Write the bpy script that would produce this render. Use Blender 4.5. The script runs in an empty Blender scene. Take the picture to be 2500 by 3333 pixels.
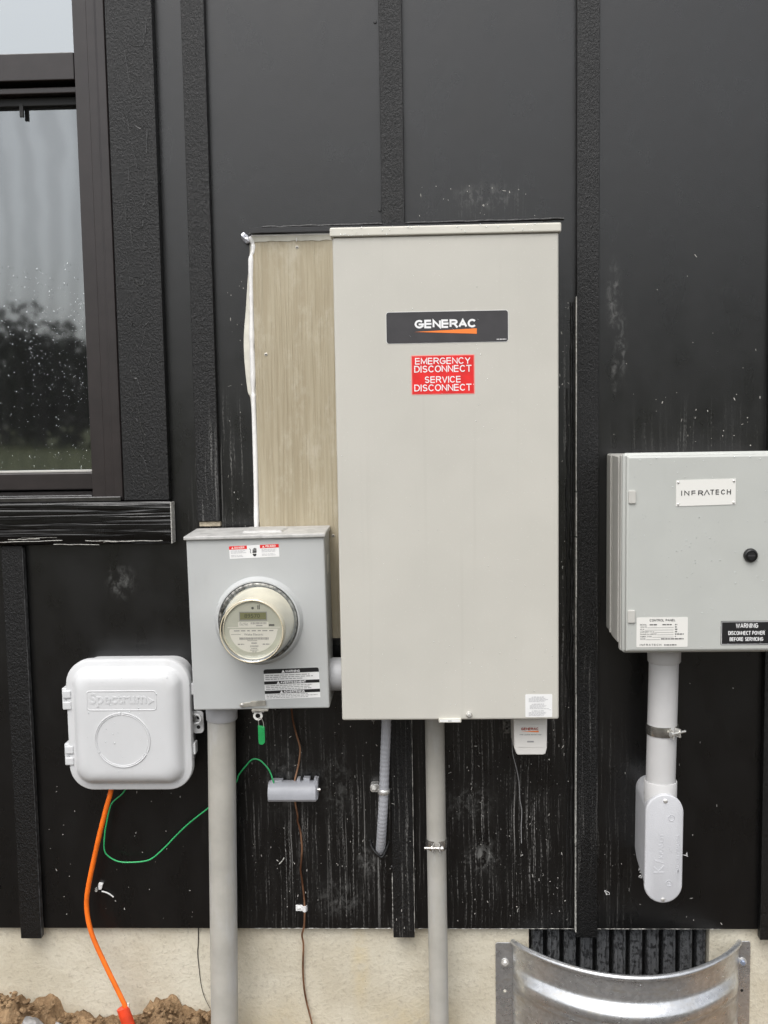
import bpy, bmesh, math, random
from mathutils import Vector, Matrix, noise
random.seed(7)
S = bpy.context.scene
COL = S.collection
PI = math.pi
rad = math.radians

# ------------------------------------------------------------------ camera
CAM_H, CAM_D = 1.4127, 2.2
pitch, yaw, roll = rad(-5.302), rad(-2.075), rad(-0.941)
fwd = Vector((math.sin(yaw)*math.cos(pitch), math.cos(yaw)*math.cos(pitch), math.sin(pitch)))
r0 = Vector((math.cos(yaw), -math.sin(yaw), 0)); u0 = r0.cross(fwd)
rgt = math.cos(roll)*r0 + math.sin(roll)*u0
up = -math.sin(roll)*r0 + math.cos(roll)*u0
cd = bpy.data.cameras.new('camera'); cam = bpy.data.objects.new('camera', cd); COL.objects.link(cam)
cd.sensor_fit = 'HORIZONTAL'; cd.sensor_width = 36.0; cd.lens = 36.0*3300/2500
cd.clip_start = 0.05; cd.clip_end = 1500
mw = Matrix((rgt, up, -fwd)).transposed().to_4x4(); mw.translation = (0, -CAM_D, CAM_H)
cam.matrix_world = mw
S.camera = cam

# ------------------------------------------------------------------ sky, sun, exposure
SUN_EL, SUN_AZ = rad(58), rad(200)      # soft overcast light from behind and above the viewer
w = bpy.data.worlds.new('World'); S.world = w; w.use_nodes = True
nt = w.node_tree; nt.nodes.clear()
sky = nt.nodes.new('ShaderNodeTexSky'); sky.sky_type = 'NISHITA'; sky.sun_disc = False
sky.sun_elevation = SUN_EL; sky.sun_rotation = SUN_AZ; sky.dust_density = 4.0; sky.ozone_density = 1.0; sky.air_density = 1.0
hs = nt.nodes.new('ShaderNodeHueSaturation'); hs.inputs['Saturation'].default_value = 0.22
bg = nt.nodes.new('ShaderNodeBackground'); bg.inputs['Strength'].default_value = 0.15
wo = nt.nodes.new('ShaderNodeOutputWorld')
nt.links.new(sky.outputs[0], hs.inputs['Color']); nt.links.new(hs.outputs[0], bg.inputs[0]); nt.links.new(bg.outputs[0], wo.inputs[0])
sd = bpy.data.lights.new('sun', 'SUN'); sd.energy = 0.7; sd.angle = rad(50); sd.color = (1.0, 0.985, 0.96)
sun = bpy.data.objects.new('sun', sd); COL.objects.link(sun)
# the sun stands behind the viewer, to the left
sdir = Vector((-0.25*math.cos(SUN_EL), -0.97*math.cos(SUN_EL), math.sin(SUN_EL)))
sun.rotation_euler = (-sdir).to_track_quat('-Z', 'Y').to_euler()
sun.location = (-3, -8, 12)
vs = S.view_settings
vs.view_transform = 'Standard'; vs.look = 'None'; vs.gamma = 1.0; vs.use_curve_mapping = False
vs.exposure = 0.7

# ------------------------------------------------------------------ helpers: objects
BASE = {}
def empty(name, loc, label, cat, group=None):
    o = bpy.data.objects.new(name, None); COL.objects.link(o)
    o.location = loc; o.empty_display_size = 0.02
    BASE[o.name] = Vector(loc)
    return tag(o, label, cat, group)
def tag(o, label=None, cat=None, group=None, kind=None):
    if label: o['label'] = label
    if cat: o['category'] = cat
    if group: o['group'] = group
    if kind: o['kind'] = kind
    return o

class MB:
    """collects faces; coordinates are x right, y into the wall, z up"""
    def __init__(s): s.v = []; s.f = []
    def add(s, vs_, fs):
        k = len(s.v); s.v += [tuple(p) for p in vs_]; s.f += [tuple(i+k for i in f) for f in fs]; return s
    def box(s, x0, x1, y0, y1, z0, z1):
        vv = [(x, y, z) for z in (z0, z1) for y in (y0, y1) for x in (x0, x1)]
        return s.add(vv, [(0,1,5,4), (1,3,7,5), (3,2,6,7), (2,0,4,6), (4,5,7,6), (0,2,3,1)])
    def prism(s, pts, yf, yb):
        """outline in x,z (counter-clockwise seen from the front), front at yf, back at yb"""
        n = len(pts)
        vv = [(x, yf, z) for x, z in pts] + [(x, yb, z) for x, z in pts]
        ff = [tuple(range(n)), tuple(range(2*n-1, n-1, -1))]
        ff += [(i, i+n, (i+1) % n+n, (i+1) % n) for i in range(n)]
        return s.add(vv, ff)
    def loft(s, loops, cap0=True, cap1=True):
        n = len(loops[0]); k = len(s.v)
        for lp in loops: s.v += [tuple(p) for p in lp]
        for a in range(len(loops)-1):
            for i in range(n):
                j = (i+1) % n
                s.f.append((k+a*n+i, k+a*n+j, k+(a+1)*n+j, k+(a+1)*n+i))
        if cap0: s.f.append(tuple(k+i for i in range(n-1, -1, -1)))
        if cap1: s.f.append(tuple(k+(len(loops)-1)*n+i for i in range(n)))
        return s
    def cyl(s, p0, p1, r, n=20, r1=None):
        p0, p1 = Vector(p0), Vector(p1); r1 = r if r1 is None else r1
        d = (p1-p0).normalized(); a = d.orthogonal().normalized(); b = d.cross(a)
        L = [[p+(a*math.cos(t)+b*math.sin(t))*q for t in [2*PI*i/n for i in range(n)]] for p, q in ((p0, r), (p1, r1))]
        return s.loft(L)
    def lathe(s, cx, cz, prof, n=48, cap0=True, cap1=True):
        """axis along y at (cx, cz); prof = [(radius, y), ...]"""
        L = [[(cx+r*math.cos(2*PI*i/n), y, cz+r*math.sin(2*PI*i/n)) for i in range(n)] for r, y in prof]
        return s.loft(L, cap0, cap1)
    def vlathe(s, cx, cy, prof, n=28, lean=0, z0=0):
        """axis along z; prof = [(radius, z), ...]; lean = dx/dz about z0"""
        L = [[(cx+lean*(z-z0)+r*math.cos(2*PI*i/n), cy+r*math.sin(2*PI*i/n), z) for i in range(n)] for r, z in prof]
        return s.loft(L)
    def tube(s, pts, r, n=10, sub=5, rf=None):
        P = catmull(pts, sub); L = []
        a = None
        for i, p in enumerate(P):
            d = (P[min(i+1, len(P)-1)]-P[max(i-1, 0)]).normalized()
            if a is None: a = d.orthogonal().normalized()
            a = (a-d*a.dot(d)).normalized(); b = d.cross(a)
            q = r if rf is None else rf(i/(len(P)-1))
            L.append([p+(a*math.cos(t)+b*math.sin(t))*q for t in [2*PI*j/n for j in range(n)]])
        return s.loft(L)
    def quad(s, x0, x1, z0, z1, y):
        return s.add([(x0, y, z0), (x1, y, z0), (x1, y, z1), (x0, y, z1)], [(0, 1, 2, 3)])
    def poly(s, pts, y):
        return s.add([(x, y, z) for x, z in pts], [tuple(range(len(pts)))])

def sst(x, a, b): q = min(1, max(0, (x-a)/(b-a))); return q*q*(3-2*q)
def catmull(pts, sub):
    P = [Vector(p) for p in pts]
    if sub <= 1: return P
    out = []
    for i in range(len(P)-1):
        p0, p1, p2, p3 = P[max(i-1, 0)], P[i], P[i+1], P[min(i+2, len(P)-1)]
        for k in range(sub):
            t = k/sub
            out.append(0.5*((2*p1)+(p2-p0)*t+(2*p0-5*p1+4*p2-p3)*t*t+(3*p1-p0-3*p2+p3)*t**3))
    out.append(P[-1]); return out

def rrect(x0, x1, z0, z1, r, n=6):
    pts = []
    for cx, cz, a in ((x1-r, z0+r, -90), (x1-r, z1-r, 0), (x0+r, z1-r, 90), (x0+r, z0+r, 180)):
        for k in range(n+1):
            t = rad(a+90*k/n); pts.append((cx+r*math.cos(t), cz+r*math.sin(t)))
    return pts
def stadium(x0, x1, z0, z1, n=14): return rrect(x0, x1, z0, z1, (x1-x0)/2-1e-5, n)

def obj(name, mb, m, parent=None, smooth=None, bevel=0, segs=2):
    b = BASE[parent.name] if parent else Vector((0, 0, 0))
    me = bpy.data.meshes.new(name)
    me.from_pydata([(x-b.x, y-b.y, z-b.z) for x, y, z in mb.v], [], mb.f)
    bmm = bmesh.new(); bmm.from_mesh(me)
    if smooth != 'flat' : bmesh.ops.recalc_face_normals(bmm, faces=bmm.faces)
    bmm.to_mesh(me); bmm.free()
    me.materials.append(M[m] if isinstance(m, str) else m)
    if isinstance(smooth, (int, float)):
        me.polygons.foreach_set('use_smooth', [True]*len(me.polygons)); me.set_sharp_from_angle(angle=rad(smooth))
    o = bpy.data.objects.new(name, me); COL.objects.link(o)
    if parent: o.parent = parent
    BASE[o.name] = b.copy()
    if bevel:
        md = o.modifiers.new('Bevel', 'BEVEL'); md.width = bevel; md.segments = segs; md.limit_method = 'ANGLE'; md.angle_limit = rad(40)
    return o

# lettering: words as flat print, fitted into a measured rectangle
def text_into(mb, body, x0, x1, z0, z1, y, bold=0.0, rot=0, depth=0.0, spacing=1.0):
    cu = bpy.data.curves.new('t', 'FONT'); cu.body = body; cu.size = 1; cu.offset = bold; cu.extrude = 0.5 if depth else 0
    cu.space_character = spacing; cu.resolution_u = 4
    o = bpy.data.objects.new('t', cu); COL.objects.link(o)
    dg = bpy.context.evaluated_depsgraph_get(); dg.update()
    me = bpy.data.meshes.new_from_object(o.evaluated_get(dg))
    P = [v.co.copy() for v in me.vertices]; Fc = [tuple(p.vertices) for p in me.polygons]
    bpy.data.objects.remove(o); bpy.data.curves.remove(cu); bpy.data.meshes.remove(me)
    if rot == 90: P = [Vector((-p.y, p.x, p.z)) for p in P]
    ax, bx = min(p.x for p in P), max(p.x for p in P); ay, by = min(p.y for p in P), max(p.y for p in P)
    mb.add([(x0+(p.x-ax)/(bx-ax)*(x1-x0), y-p.z*2*depth*0.5, z0+(p.y-ay)/(by-ay)*(z1-z0)) for p in P], Fc)
    return mb
def arc(cx, cy, rx, ry, a0, a1, n=9): return [(cx+rx*math.cos(rad(a0+(a1-a0)*k/n)), cy+ry*math.sin(rad(a0+(a1-a0)*k/n))) for k in range(n+1)]
_S = arc(.5, .745, .40, .255, 25, 270, 11)+arc(.5, .255, .42, .255, 90, -155, 11)
GLY = {'A': (1.0, [[(0, 0), (.5, 1), (1, 0)], [(.19, .36), (.81, .36)]]), 'B': (.85, [[(.4, 1), (0, 1), (0, 0), (.4, 0)], [(0, .52), (.5, .52)], arc(.5, .76, .42, .24, 90, -90, 8), arc(.5, .26, .5, .26, 90, -90, 8), [(.35, 1), (.5, 1)], [(.35, 0), (.5, 0)]]),
 'C': (1.0, [arc(.5, .5, .5, .5, 38, 322, 18)]), 'D': (.95, [[(.40, 0), (0, 0), (0, 1), (.40, 1)]+arc(.42, .5, .56, .5, 88, -90, 12)]), 'E': (.85, [[(.95, 1), (0, 1), (0, 0), (.98, 0)], [(.05, .52), (.88, .52)]]),
 'F': (.8, [[(.95, 1), (0, 1), (0, 0)], [(.05, .5), (.85, .5)]]), 'G': (1.05, [arc(.5, .5, .5, .5, 42, 322, 18)+[(.94, .20), (.94, .48)], [(.55, .46), (1.0, .46)]]), 'H': (.92, [[(0, 0), (0, 1)], [(1, 0), (1, 1)], [(.05, .52), (.95, .52)]]),
 'I': (.02, [[(.5, 0), (.5, 1)]]), 'K': (.95, [[(0, 0), (0, 1)], [(.95, 1), (.05, .38)], [(.35, .56), (1, 0)]]), 'L': (.78, [[(0, 1), (0, 0), (.95, 0)]]), 'M': (1.1, [[(0, 0), (0, 1), (.5, .12), (1, 1), (1, 0)]]), 'N': (.92, [[(0, 0), (0, 1), (1, 0), (1, 1)]]),
 'O': (1.05, [arc(.5, .5, .5, .5, 90, 449, 24)]), 'P': (.85, [[(0, 0), (0, 1), (.5, 1)]+arc(.5, .74, .45, .26, 80, -90, 8)+[(.08, .48)]]), 'R': (.92, [[(0, 0), (0, 1), (.5, 1)]+arc(.5, .75, .45, .25, 80, -90, 8)+[(.08, .5)], [(.55, .5), (.98, 0)]]),
 'S': (.92, [_S]), 'T': (.85, [[(0, 1), (1, 1)], [(.5, .95), (.5, 0)]]), 'U': (.92, [[(0, 1), (0, .35)]+arc(.5, .35, .5, .35, 185, 355, 10)+[(1, 1)]]), 'V': (.95, [[(0, 1), (.5, 0), (1, 1)]]), 'W': (1.35, [[(0, 1), (.25, 0), (.5, .95), (.75, 0), (1, 1)]]),
 'Y': (.95, [[(0, 1), (.5, .42), (1, 1)], [(.5, .48), (.5, 0)]]), ' ': (.35, [])}
def caps(mb, body, x0, x1, z0, z1, y, wt=0.16, gap=0.30, wide=0.72):
    """sans capitals drawn as mitred strokes, filling the given rectangle"""
    adv = [GLY[c][0]*wide for c in body]; tot = sum(adv)+gap*(len(body)-1)+wt
    sx, sz = (x1-x0)/tot, (z1-z0); cur = wt/2; n = 0
    for c, a in zip(body, adv):
        for st in GLY[c][1]:
            P = [((cur+px*a)*sx+x0, z0+(wt/2+pz*(1-wt))*sz) for px, pz in st]
            if len(st) == 2:   # run a lone bar out to the letter's full height
                (ax_, az_), (bx_, bz_) = P; l = math.hypot(bx_-ax_, bz_-az_); ux, uz = (bx_-ax_)/l*wt*sz/2, (bz_-az_)/l*wt*sz/2; P = [(ax_-ux, az_-uz), (bx_+ux, bz_+uz)]
            L, R_ = [], []
            for i, (px, pz) in enumerate(P):
                d0 = Vector((px-P[i-1][0], pz-P[i-1][1])).normalized() if i else None; d1 = Vector((P[i+1][0]-px, P[i+1][1]-pz)).normalized() if i < len(P)-1 else None
                d0 = d0 or d1; d1 = d1 or d0; nn = Vector((-d0.y-d1.y, d0.x+d1.x)); nn = nn.normalized() if nn.length > 1e-6 else Vector((-d0.y, d0.x))
                k = wt*sz/2/max(0.45, nn.dot(Vector((-d0.y, d0.x)))); L.append((px+nn.x*k, pz+nn.y*k)); R_.append((px-nn.x*k, pz-nn.y*k))
            yy = y-n*0.00001; n = (n+1) % 5; m_ = len(P)
            mb.add([(u, yy, v) for u, v in L+R_], [(i, i+1, m_+i+1, m_+i) for i in range(m_-1)])
        cur += a+gap
    return mb
def fine_print(mb, x0, x1, z0, z1, rows, y, seed=0, fill=0.55, ragged=0.25):
    rn = random.Random(seed); h = (z1-z0)/rows
    for k in range(rows):
        zc = z1-(k+0.5)*h; x = x0; xe = x1-(x1-x0)*ragged*rn.random()
        while x < xe:
            wd = min(rn.uniform(0.9, 3.2)*h, xe-x); mb.quad(x, x+wd, zc-h*fill/2, zc+h*fill/2, y); x += wd+h*0.45
    return mb
def triangle(mb, cx, z0, h, y): return mb.poly([(cx-h*0.58, z0), (cx+h*0.58, z0), (cx, z0+h)], y)

# ------------------------------------------------------------------ helpers: materials
M = {}
class NT:
    def __init__(s, name):
        m = bpy.data.materials.new(name); m.use_nodes = True; s.m = m; s.t = m.node_tree; s.t.nodes.clear()
        s.out = s.t.nodes.new('ShaderNodeOutputMaterial'); s.co = None; M[name] = m
    def n(s, ty, **kw):
        nd = s.t.nodes.new('ShaderNode'+ty)
        for k, v in kw.items():
            if k.startswith('_'): setattr(nd, k[1:], v)
        for k, v in kw.items():
            if not k.startswith('_'): s.set(nd, k.replace('__', ' '), v)
        return nd
    def set(s, nd, key, v):
        i = nd.inputs[int(key[1:])] if key[0] == 'i' and key[1:].isdigit() else nd.inputs[key]
        if isinstance(v, bpy.types.NodeSocket): s.t.links.new(v, i)
        elif isinstance(v, (tuple, list)) and len(v) == 3 and i.type == 'RGBA': i.default_value = (*v, 1)
        else: i.default_value = v
    def pos(s):
        if s.co is None: s.co = s.n('TexCoord').outputs['Object']
        return s.co
    def sc(s, x, y, z, off=(0, 0, 0)): return s.n('Mapping', Vector=s.pos(), Scale=(x, y, z), Location=off).outputs[0]
    def noise(s, vec, scale, detail=3, rough=0.55, dist=0): return s.n('TexNoise', Vector=vec, Scale=scale, Detail=detail, Roughness=rough, Distortion=dist).outputs['Fac']
    def vor(s, vec, scale, feat='F1', out='Distance'): return s.n('TexVoronoi', _feature=feat, Vector=vec, Scale=scale).outputs[out]
    def math(s, op, a, b=0.0, clamp=False): return s.n('Math', _operation=op, _use_clamp=clamp, i0=a, i1=b).outputs[0]
    def step(s, a, lo, hi, t0=0.0, t1=1.0): return s.n('MapRange', _interpolation_type='SMOOTHSTEP', Value=a, i1=lo, i2=hi, i3=t0, i4=t1).outputs[0]
    def mix(s, f, a, b): return s.n('Mix', _data_type='RGBA', i0=f, i6=a, i7=b).outputs[2]
    def bump(s, h, strength, dist, normal=None):
        nd = s.n('Bump', Height=h, Strength=strength, Distance=dist)
        if normal is not None: s.set(nd, 'Normal', normal)
        return nd.outputs[0]
    def bsdf(s, **kw):
        nd = s.n('BsdfPrincipled', **kw); s.t.links.new(nd.outputs[0], s.out.inputs[0]); return nd
    def blob(s, cx, cz, rx, rz):
        """soft 1-to-0 mask round a spot on the wall"""
        v = s.n('Mapping', Vector=s.pos(), Location=(-cx/rx, 0, -cz/rz), Scale=(1/rx, 0, 1/rz)).outputs[0]
        d = s.n('VectorMath', _operation='LENGTH', i0=v).outputs['Value']
        return s.step(d, 0.15, 1.0, 1.0, 0.0)

def simple(name, col, rough=0.5, metal=0.0, spec=0.5, var=0.0, vscale=30, bump=0.0, bscale=400, dirt=None, rvar=0.0):
    t = NT(name); c = col
    if var or dirt:
        nz = t.noise(t.pos(), vscale, 4)
        c = t.mix(t.step(nz, 0.3, 0.7), tuple(max(0, x*(1-var)) for x in col), tuple(min(1, x*(1+var)) for x in col))
    if dirt:
        d = t.noise(t.sc(1, 1, 0.25), dirt[1], 5, 0.65)
        c = t.mix(t.step(d, dirt[2], dirt[2]+0.2, 0, dirt[3]), c, dirt[0])
    kw = dict(Base__Color=c, Roughness=rough, Metallic=metal); kw['Specular IOR Level'] = spec
    if rvar: kw['Roughness'] = t.step(t.noise(t.pos(), vscale*0.7, 4), 0.3, 0.7, max(0.02, rough-rvar), rough+rvar)
    if bump: kw['Normal'] = t.bump(t.noise(t.pos(), bscale, 3), bump, 0.002)
    t.bsdf(**kw); return t.m

BLK = (0.0026, 0.0025, 0.0025)
def black_paint(name, rough, bump_fn, spots, smears=(), spec=0.72):
    """spots: where builders' dust and scratches gathered; smears: rubbed chalky marks with a shape of their own"""
    t = NT(name); p = t.pos(); col = BLK
    rg = t.step(t.noise(t.sc(1, 1, 0.5), 14, 3), 0.3, 0.7, rough-0.04, rough+0.05)
    if spots:
        msk = None
        for cx, cz, rx, rz, a in spots:
            b = t.math('MULTIPLY', t.blob(cx, cz, rx, rz), a); msk = b if msk is None else t.math('MAXIMUM', msk, b)
        # scratches run down the boards, wander a little and break up
        wr = t.n('TexNoise', Vector=t.sc(1, 1, 0.55), Scale=9.0, Detail=2.0).outputs['Color']
        wv = t.n('VectorMath', _operation='SCALE', i0=wr, Scale=0.014).outputs[0]
        wp = t.n('VectorMath', _operation='ADD', i0=p, i1=wv).outputs[0]
        v1 = t.n('Mapping', Vector=wp, Scale=(170, 1, 3.2)).outputs[0]
        s1 = t.noise(v1, 1.0, 4, 0.7); s2 = t.noise(t.sc(420, 1, 150), 1.0, 2, 0.6)
        scr = t.math('MULTIPLY', t.math('MULTIPLY', t.step(s1, 0.53, 0.66), t.step(s2, 0.38, 0.58)), t.math('MULTIPLY', msk, t.step(t.noise(t.sc(1, 1, 0.7), 11, 2), 0.36, 0.58, 0.25, 1.0)))
        v2 = t.n('Mapping', Vector=wp, Scale=(95, 1, 1.0), Location=(3.7, 0, 1.3)).outputs[0]
        lng = t.math('MULTIPLY', t.step(t.noise(v2, 1.0, 2, 0.5), 0.655, 0.70), t.step(s2, 0.30, 0.48, 0.25, 1.0))
        scr = t.math('MAXIMUM', scr, t.math('MULTIPLY', lng, t.math('MULTIPLY', msk, msk)))
        fl = t.math('MULTIPLY', t.step(s2, 0.665, 0.73), t.math('MULTIPLY', msk, t.step(s1, 0.40, 0.52)))  # pale flecks; wet glints on the boards are painted in with them
        haze = t.math('MULTIPLY', msk, t.step(t.noise(t.sc(3, 1, 0.8), 12, 4, 0.65), 0.50, 0.8, 0, 0.10))
        col = t.mix(haze, BLK, (0.13, 0.128, 0.12))
        if smears:
            sm = None
            for cx, cz, rx, rz, a in smears:
                b = t.math('MULTIPLY', t.blob(cx, cz, rx, rz), a); sm = b if sm is None else t.math('MAXIMUM', sm, b)
            sm = t.math('MULTIPLY', sm, t.step(t.noise(t.sc(1.6, 1, 1), 42, 5, 0.72, 0.6), 0.44, 0.66))
            col = t.mix(t.math('MULTIPLY', sm, 0.62), col, (0.20, 0.20, 0.19)); rg = t.math('ADD', rg, t.math('MULTIPLY', sm, 0.25), True)
        col = t.mix(t.math('MULTIPLY', scr, 0.80), col, (0.33, 0.325, 0.31))
        col = t.mix(t.math('MULTIPLY', fl, 0.75), col, (0.50, 0.49, 0.47))
    t.bsdf(Base__Color=col, Roughness=rg, Normal=bump_fn(t), **{'Specular IOR Level': spec})
    return t.m
SPOTS = [(0.17, 0.52, 0.36, 0.40, 1.0), (-0.30, 0.50, 0.24, 0.44, 0.75), (-0.10, 0.45, 0.25, 0.35, 0.75), (0.305, 1.05, 0.07, 0.85, 1.0),
         (0.60, 1.36, 0.28, 0.11, 0.22), (-0.42, 1.25, 0.12, 0.28, 0.7), (0.14, 1.86, 0.20, 0.07, 0.25), (0.42, 0.45, 0.10, 0.4, 0.3)]
SMEARS = [(0.416, 1.66, 0.022, 0.10, 0.7), (0.432, 1.56, 0.018, 0.09, 0.6), (0.418, 1.50, 0.010, 0.06, 0.6), (0.145, 1.875, 0.09, 0.035, 0.5), (-0.665, 1.06, 0.045, 0.05, 0.55),
          (0.13, 0.43, 0.05, 0.05, 1.0), (0.10, 0.55, 0.08, 0.06, 0.5), (-0.20, 0.60, 0.05, 0.10, 0.4), (-0.13, 0.42, 0.035, 0.06, 0.6), (-0.30, 0.60, 0.08, 0.12, 0.4), (-0.19, 0.33, 0.08, 0.06, 0.4)]
def bump_panel(t):
    h = t.noise(t.sc(1, 1, 0.8), 520, 2); h2 = t.noise(t.sc(1, 1, 0.6), 26, 2)
    wet = t.math('MULTIPLY', t.step(t.vor(t.sc(1, 1, 0.45), 170), 0.02, 0.16, 1, 0), t.step(h2, 0.58, 0.66))
    return t.bump(t.math('ADD', t.math('MULTIPLY', h, 0.4), wet), 0.45, 0.0012, t.bump(h2, 0.10, 0.004))
def bump_batten(t):
    h = t.noise(t.sc(1.0, 1, 0.7), 230, 5, 0.75, 0.2); h2 = t.noise(t.sc(1, 1, 0.3), 60, 3)
    return t.bump(h2, 0.15, 0.003, t.bump(h, 0.9, 0.0030))
def bump_trim(t):
    # flat-sawn grain: stretched arches down the middle, pebbled borders
    v = t.sc(16, 1, 2.1, (9.5, 0, 0.2)); d = t.noise(t.sc(3, 1, 1.1), 3.0, 3)
    rings = t.n('TexWave', _wave_type='RINGS', _rings_direction='Y', _wave_profile='SAW', Vector=v, Scale=1.9, Distortion=5.5, Detail=3.0, i4=1.2).outputs['Fac']
    peb = t.noise(t.sc(1, 1, 0.75), 250, 5, 0.75)
    return t.bump(peb, 0.95, 0.0030)
def bump_sill(t):
    g = t.noise(t.sc(2.2, 1, 95), 1.0, 3, 0.5, 0.9); n2 = t.noise(t.sc(9, 1, 240), 1.0, 4, 0.6); n3 = t.noise(t.sc(1, 1, 9), 4.0, 2)
    return t.bump(t.step(g, 0.28, 0.50), 0.7, 0.0022, t.bump(n2, 0.4, 0.0010))
black_paint('siding_paint', 0.30, bump_panel, SPOTS, SMEARS)
black_paint('batten_paint', 0.31, bump_batten, [(-0.05, 0.45, 0.2, 0.5, 0.6), (0.36, 0.7, 0.1, 0.5, 0.55), (-0.46, 1.3, 0.1, 0.2, 0.6)], (), 0.48)
black_paint('trim_paint', 0.30, bump_trim, [], (), 0.48)
black_paint('sill_paint', 0.28, bump_sill, [], (), 0.50)
simple('ridge_highlight', (0.045, 0.045, 0.044), 0.20, 0, 0.7, 0.9, 260)  # paler than the trim: sky highlights on the grain put into the colour
simple('dull_edge', (0.05, 0.05, 0.05), 0.5, 0, 0.5, 0.6, 90)
simple('black_metal', (0.02, 0.02, 0.021), 0.35, 0.0, 0.5, 0.2, 20, 0.1, 300)
simple('wet_frame', (0.03, 0.028, 0.028), 0.14, 0.0, 0.8, 0.2, 60, 0.2, 160)
simple('bronze_frame', (0.024, 0.019, 0.0185), 0.34, 0.0, 0.5, 0.12, 25, 0.08, 500)
simple('dark_gasket', (0.008, 0.008, 0.008), 0.6)
simple('room_dark', (0.03, 0.03, 0.032), 0.9)
simple('primer', (0.42, 0.41, 0.38), 0.7, 0, 0.4, 0.35, 160, 0.5, 300)
simple('raw_beige', (0.46, 0.40, 0.30), 0.8, 0, 0.3, 0.2, 80, 0.5, 300)
simple('black_sealant', (0.012, 0.012, 0.012), 0.3, 0, 0.5, 0.3, 60, 0.8, 160)
simple('white_caulk', (0.80, 0.79, 0.77), 0.45, 0, 0.5, 0.05, 40, 0.4, 120)
simple('cream_caulk', (0.66, 0.64, 0.56), 0.5, 0, 0.5, 0.08, 40, 0.3, 90)
simple('foil', (0.55, 0.56, 0.60), 0.32, 0.6, 0.5, 0.2, 90, 0.5, 200)
t = NT('generac_paint'); rn_ = t.noise(t.sc(60, 1, 1.2), 1.0, 3, 0.6); bl = t.noise(t.pos(), 5, 4)
c = t.mix(t.step(bl, 0.3, 0.7), (0.515, 0.500, 0.450), (0.545, 0.528, 0.475)); c = t.mix(t.step(rn_, 0.58, 0.78, 0, 0.22), c, (0.44, 0.425, 0.375)); spk = t.noise(t.pos(), 330, 2); c = t.mix(t.step(spk, 0.66, 0.74, 0, 0.35), c, (0.68, 0.67, 0.62))
t.bsdf(Base__Color=c, Roughness=t.step(bl, 0.3, 0.7, 0.34, 0.44), Normal=t.bump(t.noise(t.sc(1, 1, 0.5), 4, 2), 0.25, 0.02, t.bump(t.noise(t.pos(), 900, 2), 0.10, 0.002)))
simple('generac_cap', (0.62, 0.60, 0.53), 0.4, 0, 0.5, 0.03, 20, 0.1, 900)
simple('meter_paint', (0.455, 0.465, 0.46), 0.40, 0, 0.5, 0.03, 8, 0.12, 900, ((0.36, 0.36, 0.35), 12, 0.6, 0.3), 0.05)
simple('dirty_top', (0.44, 0.435, 0.42), 0.45, 0, 0.5, 0.16, 45, 0.2, 400)
simple('panel_grey', (0.465, 0.475, 0.448), 0.40, 0, 0.5, 0.025, 9, 0.12, 900, ((0.38, 0.39, 0.36), 16, 0.62, 0.3), 0.05)
simple('panel_side', (0.50, 0.49, 0.455), 0.42, 0, 0.5, 0.04, 12, 0.1, 700)
simple('telecom_plastic', (0.61, 0.615, 0.62), 0.38, 0, 0.5, 0.03, 9, 0.06, 700, ((0.46, 0.45, 0.43), 10, 0.58, 0.45))
simple('pvc_old', (0.40, 0.385, 0.345), 0.5, 0, 0.45, 0.10, 12, 0.15, 300, ((0.50, 0.515, 0.53), 8, 0.44, 0.65), 0.06)
simple('pvc_grey', (0.47, 0.475, 0.49), 0.45, 0, 0.5, 0.05, 20, 0.12, 300)
simple('pvc_light', (0.56, 0.555, 0.55), 0.42, 0, 0.5, 0.04, 14, 0.1, 300, ((0.52, 0.46, 0.38), 18, 0.62, 0.35))
simple('fitting_plastic', (0.55, 0.555, 0.575), 0.40, 0, 0.5, 0.03, 20, 0.25, 500)
simple('bar_grey', (0.40, 0.41, 0.44), 0.42, 0, 0.5, 0.06, 25, 0.2, 300)
simple('flex_plastic', (0.44, 0.45, 0.48), 0.42, 0, 0.5, 0.06, 20, 0.1, 300)
simple('zinc', (0.70, 0.69, 0.66), 0.28, 0.6, 0.5, 0.2, 60, 0.15, 300, None, 0.08)
simple('band_steel', (0.50, 0.49, 0.46), 0.24, 0.9, 0.5, 0.3, 50, 0.2, 150)
simple('dull_steel', (0.46, 0.44, 0.39), 0.45, 0.6, 0.5, 0.2, 70, 0.2, 300)
simple('ring_steel', (0.22, 0.215, 0.20), 0.32, 0.6, 0.5, 0.85, 120, 0.6, 200)
simple('dark_steel', (0.10, 0.098, 0.092), 0.38, 0.5, 0.5, 0.75, 140, 0.5, 260)
simple('bolt_blue', (0.40, 0.47, 0.62), 0.3, 0.7, 0.5, 0.2, 90)
simple('label_white', (0.78, 0.78, 0.77), 0.45)
simple('label_cream', (0.74, 0.73, 0.69), 0.45)
simple('ink_black', (0.012, 0.012, 0.013), 0.4)
simple('ink_grey', (0.30, 0.30, 0.30), 0.6)
simple('ink_faint', (0.46, 0.46, 0.47), 0.6)
simple('ink_white', (0.82, 0.82, 0.82), 0.5)
simple('ink_pink', (0.85, 0.62, 0.58), 0.5)
simple('plate_charcoal', (0.045, 0.043, 0.046), 0.38, 0, 0.5, 0.1, 30)
simple('orange_ink', (0.88, 0.22, 0.035), 0.45)
simple('red_label', (0.72, 0.018, 0.018), 0.42, 0, 0.5, 0.1, 40)
simple('red_border', (0.80, 0.30, 0.26), 0.45)
simple('red_brown_ink', (0.30, 0.045, 0.025), 0.5)
simple('knob_black', (0.012, 0.012, 0.012), 0.35)
simple('spd_plastic', (0.68, 0.665, 0.63), 0.42, 0, 0.5, 0.02, 20)
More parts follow.
